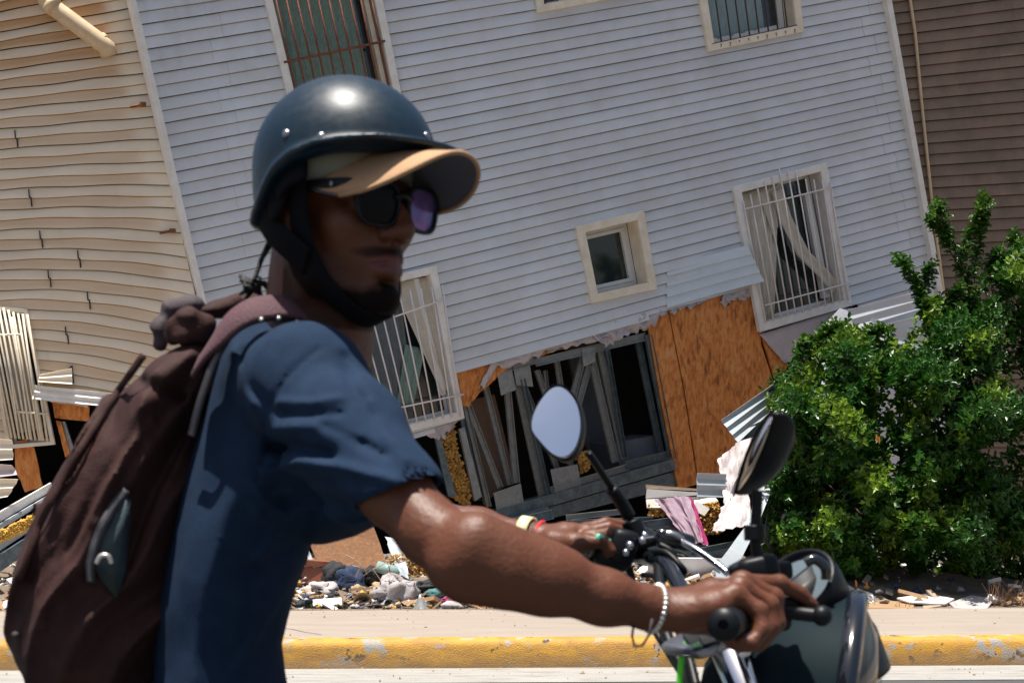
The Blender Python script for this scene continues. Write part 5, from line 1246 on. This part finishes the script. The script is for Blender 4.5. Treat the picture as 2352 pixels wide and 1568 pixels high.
# fine rubble: chips, splinters and scraps too small and many to pick apart
rs = random.Random(21)
mats_r = ['soil','tan','navy','steel','cloth','insul','wood','black','board','white']
for mi, mn in enumerate(mats_r):
    mb = MB()
    for i in range(420):
        x = rs.uniform(-4.2, 5.2) if i % 3 == 0 else rs.uniform(-2.1, 2.2); d = 12.55+TS*x+abs(rs.gauss(0, .75))+.05; z = ground_z(x, d)+rs.uniform(0, .05)
        if x > 1.9 and i % 4: continue
        s = (rs.uniform(.008, .045) if (i % 6 or mn in ('navy','cloth','insul','tan','black','soil')) else rs.uniform(.045, .10))*(1 if mn not in ('wood', 'steel') else .6)
        rot = Matrix.Rotation(rs.uniform(-3, 3), 3, 'Z') @ Matrix.Rotation(rs.uniform(-.7, .7), 3, 'X') @ Matrix.Rotation(rs.uniform(-.6, .6), 3, 'Y')
        if mn in ('navy', 'cloth', 'insul', 'tan', 'black'):
            vs = [Vector((x, d, z))+rot @ (Vector(v)*s*rs.uniform(.6, 1.5)) for v in ((1,0,0),(-1,0,0),(0,1,0),(0,-1,0),(0,0,.7),(0,0,-.7))]
            mb.add(vs, [(0,2,4),(2,1,4),(1,3,4),(3,0,4),(2,0,5),(1,2,5),(3,1,5),(0,3,5)])
        else: mb.box((x, d, z), s*rs.uniform(1, 5), s*rs.uniform(.6, 1.5), s*rs.uniform(.15, .5), rot)
    o = mb.build('rubble_' + {'soil':'grit','tan':'rags','navy':'rags','steel':'scrap','cloth':'rags','insul':'wool','wood':'splinters','black':'rags','board':'chips','white':'chips'}[mn], MAT[mn], smooth=mn in ('navy','cloth','insul','tan','black')); o['kind'] = 'stuff'
def thing(mb, name, mat, label, cat, group=None, **k):
    o = mb.build(name, MAT[mat] if isinstance(mat, str) else mat, **k); return tag(o, label, cat, group)
def drape(q, amp, seed, nx=26, ny=26, rip=5):
    """cloth between four (x,y,depth) corners"""
    def fn(u, v):
        x, y, d = qd(q, u, v); s = Vector((u*3+seed, v*2, seed)); e = 5*mnoise.noise(s*3)
        return P(x+e*(1 if .02 < u else 2), y+e, d + amp*math.sin(u*rip*6.28+seed+1.5*mnoise.noise(s)) + amp*1.5*mnoise.noise(s*2))
    return MB().grid(fn, nx, ny)
def lump(x, y, d, r, mat, name, label, cat, seed=1, flat=.6, rough=.5, n=26):
    c = P(x, y, d); mb = MB()
    def fn(u, v):
        a = u*2*math.pi; b = (v-.5)*math.pi; q = Vector((math.cos(b)*math.cos(a), math.cos(b)*math.sin(a), math.sin(b))); k = 1+rough*mnoise.noise(q*1.6+Vector((seed, 0, 0)))+rough*.6*(1-2*abs(mnoise.noise(q*4+Vector((0, seed, 0)))))
        return c+Vector((q.x*r[0], q.y*r[0]*.8, q.z*r[1]))*k
    mb.grid(fn, n, n//2); return thing(mb, name, mat, label, cat, smooth=True)
gr_ = MB(); rs = random.Random(77)
for i in range(380):
    on = i % 3
    x = rs.uniform(-4.5, 4.8); d = (rs.uniform(10.5, 12.5) if on == 0 else (12.5-abs(rs.gauss(0, .25)) if on == 1 else rs.uniform(9.6, 10.25)))+TS*x; z = .205+.012*min(1, max(0, (d-TS*x-10.4)/2)) if on < 2 else .012
    s = abs(rs.gauss(0, .004))+.0015; gr_.add([Vector((x, d, z))+Vector(v)*s*rs.uniform(.6, 1.5) for v in ((1,0,0),(-1,0,0),(0,1,0),(0,-1,0),(0,0,1),(0,0,-1))], [(0,2,4),(2,1,4),(1,3,4),(3,0,4),(2,0,5),(1,2,5),(3,1,5),(0,3,5)])
o = gr_.build('grit', MAT['wood']); o['kind'] = 'stuff'
# --- left heap under the arm ---
thing(MB().card([(712,1250,13.4),(780,1222,13.5),(856,1203,13.6),(872,1245,13.5),(890,1302,13.3),(815,1315,13.2),(738,1312,13.2)], .018), 'board_scrap', 'chip', 'ragged brown chipboard scrap leaning in the rubble under the rider\'s arm', 'board')
rw = empty('drawer', P(722, 1330, 13.1), 'broken dark red wooden drawer in the rubble beside the backpack rider', 'drawer')
part(MB().card([(676,1284,13.0),(775,1291,13.05),(776,1302,13.05),(676,1298,13.0)], .25), 'top_rail', MAT['redwood'], rw); part(MB().card([(690,1300,13.04),(752,1303,13.04),(750,1344,13.02),(695,1340,13.02)], .02), 'side', MAT['redwood'], rw)
part(MB().card([(756,1303,13.02),(764,1303,13.02),(762,1348,13.0),(755,1348,13.0)], .02), 'leg', MAT['wood'], rw)
thing(MB().card([(686,1248,13.6),(702,1244,13.6),(722,1292,13.5),(700,1290,13.5)], .01), 'siding_scrap', 'blue', 'small pale blue siding scrap standing left of the brown chipboard', 'siding')
thing(drape([(884,1232,13.7),(925,1238,13.7),(940,1330,13.3),(915,1318,13.3)], .01, 4, 6, 10, 2), 'siding_scrap', 'blue', 'bent light blue siding strip right of the brown chipboard scrap', 'siding', solid=.003)
thing(MB().card([(935,1245,13.8),(1010,1252,13.9),(1020,1278,13.8),(930,1282,13.7)], .01), 'siding_scrap', 'blue', 'flat blue siding scrap just below the near elbow', 'siding')
for i, (poly, seed) in enumerate((([(890,1278),(955,1262),(990,1300),(985,1335),(905,1335)], 5), ([(1490,1160),(1560,1150),(1570,1180),(1490,1185)], 6), ([(1600,1160),(1650,1150),(1660,1225),(1600,1230)], 7), ([(1470,1345),(1600,1330),(1620,1360),(1480,1372)], 8))):
    lab = ['olive brown clump of mineral wool beside the blue siding strip', 'yellow mineral wool under the cream trim planks', 'clump of mineral wool between pink cloth and torn wrap', 'flattened mineral wool below the white panel'][i]
    rr_ = random.Random(seed); mb = MB(); c = 0; xs_ = [p[0] for p in poly]; ys_ = [p[1] for p in poly]
    while c < 420:
        x, y = rr_.uniform(min(xs_), max(xs_)), rr_.uniform(min(ys_), max(ys_))
        if not inpoly(x, y, poly): continue
        c += 1; q = P(x, y, (13.5 if i == 0 else 14.0 if i < 3 else 13.2)+rr_.uniform(-.05, .05)); vs = [q+Vector(v)*.035*rr_.uniform(.4, 1.3) for v in ((.5,0,0),(-.5,0,0),(0,.5,0),(0,-.5,0),(0,0,.5),(0,0,-.5))]
        mb.add(vs, [(0,2,4),(2,1,4),(1,3,4),(3,0,4),(2,0,5),(1,2,5),(3,1,5),(0,3,5)])
    thing(mb, 'insulation_clump', 'insul', lab, 'insulation')
lump(875,1352,12.95,(.085,.05),'tan','cloth_bundle','grey tan wadded cloth at the top of the rag heap','cloth',2)
lump(800,1335,13.0,(.14,.10),'navy','cloth_bundle','dark navy rag bundle next to the red drawer','cloth',3)
lump(905,1362,12.8,(.13,.10),'cloth','cloth_bundle','crumpled dirty white cloth bag in the heap at the pavement edge','cloth',4,rough=.7)
lump(742,1352,12.9,(.12,.045),'cloth','cloth_bundle','white rag lying just under the red drawer','cloth',5,rough=.7)
lump(770,1320,13.05,(.10,.09),'black','cloth_bundle','black rag bundle against the drawer leg','cloth',6)
lump(850,1322,13.05,(.09,.06),'black','cloth_bundle','black cloth heap below the chipboard','cloth',7)
lump(690,1385,12.7,(.12,.035),'black','cloth_bundle','black flattened rag at the kerbside heap\'s left end','cloth',8)
lump(668,1388,12.65,(.05,.025),'teal','cloth_bundle','small teal rag at the far left of the heap','cloth',9)
lump(945,1362,12.85,(.05,.045),'teal','cloth_bundle','teal cloth scrap beside the white cloth bag','cloth',10)
lump(1010,1362,12.85,(.09,.04),'teal','cloth_bundle','dark teal cloth wad behind the grey funnel','cloth',11)
lump(1080,1355,12.9,(.12,.03),'navy','cloth_bundle','navy rag behind the cardboard sheets','cloth',12)
lump(820,1358,12.9,(.07,.05),'tan','cloth_bundle','brown rag behind the tan cup','cloth',13)
lump(1025,1378,12.65,(.035,.02),'magenta','cloth_bundle','bright magenta rag above the crumpled paper','cloth',14)
lump(985,1345,13.0,(.12,.04),'black','cloth_bundle','black rag at the right side of the rag heap','cloth',15)
lump(1038,1391,12.6,(.065,.035),'cloth','paper_wad','crumpled white paper on the pavement edge','paper',16,rough=.8,n=14)
def cup(x, y, d, r, h, ax, mat, name, label, cat):
    return thing(MB().lathe(P(x, y, d), ax, [(0, r), (-h, r*.72), (-h, 0), (-h+.004, 0), (-h+.004, r*.66), (0, r*.93), (0, r)], 24), name, mat, label, cat, smooth=True)
cup(833,1382,12.62,.078,.13,(.05,-1,.15),'tan','cup','tan plastic cup on its side facing the road','cup')
cup(896,1388,12.6,.052,.11,(.45,-.9,.1),MAT['blue'],'cup','pale blue tin on its side next to the tan cup','tin')
thing(MB().lathe(P(968,1398,12.6), (-.1,-.1,1), [(-.015, .085), (.0, .075), (.09, .02), (.12, .006), (.12, 0)], 20), 'funnel', 'steel', 'grey plastic funnel lying at the pavement edge', 'funnel', smooth=True)
thing(MB().card([(716,1376,12.62),(784,1371,12.62),(786,1388,12.58),(720,1392,12.58)], .012), 'white_board', 'whitep', 'small white board lying in front of the rag heap', 'board')
thing(MB().tube([P(866,1300,13.0),P(905,1312,12.98),P(916,1318,12.97)], [.05,.05,.02], 14), 'bottle', M('clear green plastic', (.25,.36,.34), .15, var=.1), 'translucent green plastic bottle on top of the rag heap', 'bottle', smooth=True)
thing(MB().tube([P(1045,1322,13.2),P(1056,1330,13.18),P(1062,1338,13.17)], [.05,.05,.04], 14), 'bottle', M('grey blue plastic', (.30,.36,.42), .2), 'blue grey canister under the near elbow', 'canister', smooth=True)
thing(MB().card([(985,1352,12.9),(1012,1344,13.1),(1072,1366,12.95),(1050,1374,12.8),(990,1372,12.75)], .012), 'board_scrap', 'board', 'thin brown plywood sheet behind the magenta rag', 'board')
thing(MB().card([(1068,1384,12.7),(1110,1376,12.95),(1162,1398,12.62),(1158,1402,12.5),(1118,1402,12.5)], .010), 'cardboard_sheet', 'board', 'flat brown cardboard sheet on the pavement edge under the forearm', 'cardboard')
thing(MB().card([(1062,1372,12.85),(1100,1366,13.0),(1128,1384,12.8),(1090,1388,12.7)], .010), 'cardboard_sheet', 'board', 'second cardboard piece tucked behind the flat one', 'cardboard')
thing(MB().card([(660,1372,12.66),(740,1364,12.8),(745,1369,12.8),(664,1379,12.64)], .02), 'plank', 'wood', 'weathered grey plank across the left of the heap', 'plank')
thing(MB().card([(800,1352,12.8),(880,1344,12.85),(882,1349,12.85),(802,1358,12.8)], .02), 'plank', 'wood', 'thin plank above the tan cup', 'plank')
wi = MB(); rw_ = random.Random(9)
for i in range(14):
    a = (rw_.uniform(800, 960), rw_.uniform(1300, 1385), 12.75); wi.tube([P(*a), P(a[0]+rw_.uniform(-25, 25), a[1]-rw_.uniform(5, 30), 12.72), P(a[0]+rw_.uniform(-40, 40), a[1]+rw_.uniform(-30, 10), 12.78)], .004, 4)
o = wi.build('wire_tangle', MAT['wood']); o['kind'] = 'stuff'
# --- right heap ---
def chan(a, b, w_, label, mat='steel', name='steel_channel', twist=0):
    A, B_ = P(*a), P(*b); d = (B_-A).normalized(); up = Vector((-d.z, 0, d.x)); up = up if up.z > 0 else -up; o_ = d.cross(up); w2 = w_/2; t = .004
    mb = MB(); nrm = Vector((0, -1, 0))
    for (c1, c2, c3) in ((up*w2, up*(w2-t), nrm*.0+Vector((0, -.04, 0))), (-up*w2, -up*(w2-t), Vector((0, -.04, 0)))):
        mb.prism([A+c1, B_+c1, B_+c2, A+c2], [A+c1+c3, B_+c1+c3, B_+c2+c3, A+c2+c3])
    mb.prism([A+up*w2, B_+up*w2, B_-up*w2, A-up*w2], [p+Vector((0, t, 0)) for p in (A+up*w2, B_+up*w2, B_-up*w2, A-up*w2)])
    return thing(mb, name, mat, label, 'metal channel')
chan((1160,1205,13.9),(1270,1180,14.0),.085,'galvanised channel below the lowest gusset plate', 'steeld')
chan((1300,1188,13.8),(1450,1172,13.9),.05,'bent grey channel left of the far mirror stem')
chan((1310,1200,13.6),(1500,1192,13.8),.05,'dented steel channel behind the far hand', 'steeld')
chan((1370,1222,13.6),(1546,1196,13.8),.075,'blue grey bent channel right of the far hand', 'steeld')
chan((1430,1205,13.9),(1560,1215,13.9),.04,'thin channel crossing under the trim planks')
chan((1480,1250,13.5),(1700,1272,13.7),.10,'dark channel lying below the pink cloth', 'steeld')
chan((1460,1205,13.5),(1625,1290,13.4),.05,'steel channel sloping down behind the lever', 'steeld')
chan((1590,1268,13.4),(1730,1240,13.7),.06,'channel lying below the torn wrap sheet', 'steeld')
chan((1120,1185,14.2),(1200,1240,13.7),.05,'narrow channel fallen behind the forearm')
chan((1150,1240,13.7),(1330,1222,13.7),.08,'wide channel lying behind the yellow wristband', 'steeld')
thing(MB().card([(1484,1112,14.0),(1604,1122,14.0),(1605,1127,14.0),(1484,1121,14.0)], .04), 'trim_plank', 'wood', 'splintered wooden edge strip on the trim planks', 'plank')
thing(MB().card([(1486,1122,13.98),(1600,1130,13.98),(1600,1137,13.98),(1484,1144,13.98)], .03), 'trim_plank', 'white', 'cream trim plank lying on the rubble under the orange board', 'plank')
thing(MB().card([(1484,1146,13.97),(1640,1138,14.02),(1650,1150,14.0),(1560,1166,13.9),(1486,1164,13.95)], .02), 'trim_plank', 'white', 'second cream trim board below the first, over the wool', 'plank')
thing(MB().card([(1600,1150,13.9),(1630,1168,13.86),(1618,1184,13.86),(1586,1168,13.9)], .01), 'trim_scrap', 'white', 'small cream trim scrap beside the pink cloth', 'trim')
o = sheet((1600,1086,14.0),(1668,1088,14.05),(1666,1142,14.05),(1600,1140,14.0),2,.02,'blue','siding_scrap'); tag(o, 'short grey siding offcut standing at the foot of the orange board', 'siding')
thing(drape([(1504,1146,13.9),(1582,1138,13.9),(1616,1244,13.5),(1586,1250,13.5)], .025, 7, 24, 24, 2.2), 'cloth_hanging', 'pink', 'faded pink cloth hanging over the rubble', 'cloth', solid=.004)
thing(drape([(1582,1140,13.93),(1592,1146,13.93),(1628,1250,13.52),(1612,1252,13.52)], .015, 8, 6, 20, 1), 'cloth_edge', 'magenta', 'narrow magenta cloth edge behind the faded pink cloth', 'cloth', solid=.004)
lump(1530,1232,13.5,(.09,.03),'magenta','cloth_bundle','magenta cloth crumpled left of the pink cloth foot','cloth',20)
thing(drape([(1650,1052,14.2),(1735,985,14.4),(1722,1112,14.0),(1665,1160,13.9)], .02, 9, 16, 22, 1.2), 'wrap_sheet', 'tyvek', 'torn whitish wrap sheet hanging above the knot, left of the near mirror', 'sheet', solid=.003)
thing(drape([(1668,1150,13.9),(1716,1108,14.0),(1728,1204,13.6),(1634,1222,13.5)], .02, 12, 16, 16, 1.3), 'wrap_sheet', 'tyvek', 'lower whitish sheet spreading down to the rubble beside the near mirror stem', 'sheet', solid=.003)
o = sheet((1655,965,13.9),(1790,872,14.8),(1785,930,14.8),(1694,1016,13.9),3,.035,'blue','siding_flap',None,16,12); tag(o, 'pale blue ribbed siding sheet jutting out over the orange board', 'siding')
o = sheet((1702,988,14.1),(1772,955,14.5),(1768,992,14.5),(1700,1012,14.1),2,.02,'steeld','siding_flap',None,10,8); tag(o, 'dark grey sheet tucked under the jutting ribbed sheet', 'siding')
o = sheet((1750,1092,14.0),(1786,1092,14.0),(1740,1205,13.6),(1716,1200,13.6),1,.02,'blue','siding_strip',None,10,8); tag(o, 'light blue siding strip standing between near mirror and shrub', 'siding')
o = sheet((1716,1202,13.6),(1742,1206,13.6),(1668,1345,13.1),(1630,1318,13.1),2,.02,'blue','siding_strip',None,10,8); tag(o, 'long pale siding strip sloping down left of the shrub base', 'siding')
o = sheet((1790,905,14.6),(1905,800,15.6),(1935,840,15.6),(1812,990,14.7),2,.03,'blue','siding_flap',None,12,8); tag(o, 'pale blue siding sheet folded down into the top left of the shrub', 'siding')
o = sheet((1796,990,14.7),(1850,950,15.2),(1830,1110,15.0),(1780,1110,14.5),2,.02,'white','siding_flap',None,10,8); tag(o, 'whitish sheet standing behind the left edge of the shrub', 'siding')
o = sheet((1775,1095,14.2),(1822,1075,14.9),(1800,1300,14.6),(1752,1240,14.0),2,.02,'blue','siding_flap',None,10,8); tag(o, 'dull blue sheet behind the lower left of the shrub', 'siding')
wp = blob(P(1568, 1318, 13.2), (.30, .16, .01), (R(-62), 0, 0), MAT['whitep'], 'x', None, e=.15); wp.parent = None; wp.matrix_parent_inverse = Matrix(); wp.name = 'appliance_panel'; tag(wp, 'clean white rectangular panel lying on the rubble behind the handlebar', 'panel')
lump(1700,1350,13.0,(.12,.06),'navy','cloth_bundle','dark rag at the foot of the sloping siding strip','cloth',22); 
# --- left edge ---
o = sheet((-40,1005,13.2),(30,1010,13.25),(32,1055,13.25),(-40,1060,13.2),2,.03,'beige','siding_scrap'); tag(o, 'torn beige siding piece at the left edge beside the orange strip', 'siding')
o = sheet((-40,1062,13.1),(30,1068,13.1),(42,1090,13.1),(-40,1100,13.1),1,.03,'tyvek','wrap_scrap'); tag(o, 'whitish wrap strip between the two beige pieces at the left edge', 'sheet')
o = sheet((-40,1098,13.0),(44,1100,13.0),(20,1140,13.0),(-40,1150,13.0),2,.03,'beige','siding_scrap'); tag(o, 'lower torn beige siding piece at the left edge above the white trims', 'siding')
thing(MB().slab(BW, jag([(32,1018),(60,1008),(78,1030),(98,1118),(58,1130),(35,1080)], 1.5), -.03, 0), 'board_scrap', 'osb', 'orange chipboard strip standing under the leaning barred window', 'board')
thing(MB().card([(-40,1198,12.9),(118,1108,13.4),(120,1126,13.4),(-40,1222,12.9)], .03), 'trim_plank', 'white', 'upper white trim board lying diagonally at the left edge', 'plank')
thing(MB().card([(-40,1226,12.85),(110,1138,13.3),(112,1148,13.3),(-40,1240,12.85)], .03), 'trim_plank', 'blue', 'grey blue trim board just under the upper white one', 'plank')
thing(MB().card([(-40,1262,12.8),(100,1176,13.2),(104,1196,13.2),(-40,1290,12.8)], .03), 'trim_plank', 'blue', 'lower grey blue trim board at the left edge below the wool', 'plank')
thing(MB().card([(-40,1300,12.75),(90,1215,13.1),(92,1250,13.1),(-40,1340,12.75)], .03), 'trim_plank', 'steeld', 'dark grey lowest board at the left edge', 'plank')
fl = MB(); rr_ = random.Random(31)
for i in range(700):
    t = rr_.random(); q = P(lerp(-30, 105, t), lerp(1246, 1180, t)+rr_.uniform(-12, 14), 12.85); fl.add([q+Vector(v)*.02*rr_.uniform(.4, 1.3) for v in ((1,0,0),(-1,0,0),(0,1,0),(0,-1,0),(0,0,1),(0,0,-1))], [(0,2,4),(2,1,4),(1,3,4),(3,0,4),(2,0,5),(1,2,5),(3,1,5),(0,3,5)])
thing(fl, 'insulation_clump', M('yellow wool', (.62,.38,.08), .95, var=.3, scale=16, bump=1), 'bright yellow mineral wool strip between the diagonal trims at left', 'insulation')
# --- right edge, under the shrub ---
thing(MB().card([(1978,1388,12.75),(2040,1378,13.0),(2100,1384,12.9),(2098,1396,12.6),(2020,1402,12.52),(1985,1400,12.55)], .012), 'cardboard_sheet', 'board', 'flat cardboard sheet on the pavement edge under the shrub', 'cardboard')
thing(MB().card([(2060,1372,12.9),(2130,1362,13.1),(2192,1374,12.9),(2170,1386,12.7),(2090,1382,12.8)], .012), 'board_scrap', 'white', 'pale broken board behind the cardboard under the shrub', 'board')
thing(MB().card([(2180,1384,12.8),(2230,1366,13.0),(2284,1374,12.9),(2268,1396,12.6),(2200,1402,12.55)], .012), 'board_scrap', 'cloth', 'whitish flat scrap right of the broken board under the shrub', 'board')
thing(MB().card([(2120,1390,12.65),(2175,1384,12.75),(2178,1388,12.75),(2122,1397,12.6)], .02), 'plank', 'wood', 'small grey splinter plank below the pale broken board', 'plank')
bt = empty('water_bottle', P(1950, 1392, 12.6), 'clear plastic bottle with teal label lying behind the headlight', 'bottle')
bm2 = M('clear plastic', (.70,.72,.75), .12, var=.05); part(MB().tube([P(1940,1385,12.6),P(1975,1388,12.6),P(1986,1389,12.6),P(1990,1389,12.6)], [.032,.032,.016,.014], 14), 'bottle_body', bm2, bt, smooth=True); part(MB().tube([P(1944,1385.5,12.6),P(1956,1386.5,12.6)], .0335, 14), 'label', M('teal label', (.03,.40,.50), .5), bt, smooth=True)
br = MB(); rr_ = random.Random(8)
for i in range(90):
    a = P(rr_.uniform(2270, 2352), rr_.uniform(1375, 1402), 12.9+rr_.uniform(-.15, .15)); k = Vector((rr_.uniform(-.12, .12), rr_.uniform(-.1, .1), rr_.uniform(.03, .22))); br.tube([a, a+k*.6+Vector((.01, 0, 0)), a+k], [.004, .003, .0015], 4)
o = br.build('dry_twigs', M('dry twig', (.30,.17,.09), .9, var=.3)); o['kind'] = 'stuff'
wd = MB(); rr_ = random.Random(18)
for i in range(260):
    x = rr_.uniform(-3.5, 4.6); d = 12.50+TS*x+abs(rr_.gauss(0, .12)); a = Vector((x, d, .215)); k = Vector((rr_.uniform(-.03, .03), rr_.uniform(-.02, .02), rr_.uniform(.02, .07))); s = .003; wd.add([a-Vector((s, 0, 0)), a+Vector((s, 0, 0)), a+k], [(0, 1, 2)])
o = wd.build('weeds', leafm); o['kind'] = 'stuff'

# alike things share a group
_by = {}
for o in COL.objects:
    if o.parent is None and o.get('category'): _by.setdefault(o['category'], []).append(o)
_g = {'cloth': 'rags and cloths in the rubble', 'siding': 'siding scraps torn off the houses', 'plank': 'planks and trim boards in the rubble', 'metal channel': 'steel channels fallen from the wall', 'board': 'broken boards in the rubble', 'insulation': 'clumps of mineral wool', 'sheet': 'torn wrap sheets', 'cardboard': 'cardboard sheets along the pavement', 'house': 'houses along the street', 'bottle': 'plastic bottles in the litter'}
for k, v in _g.items():
    for o in _by.get(k, []):
        if len(_by[k]) > 1: o['group'] = v
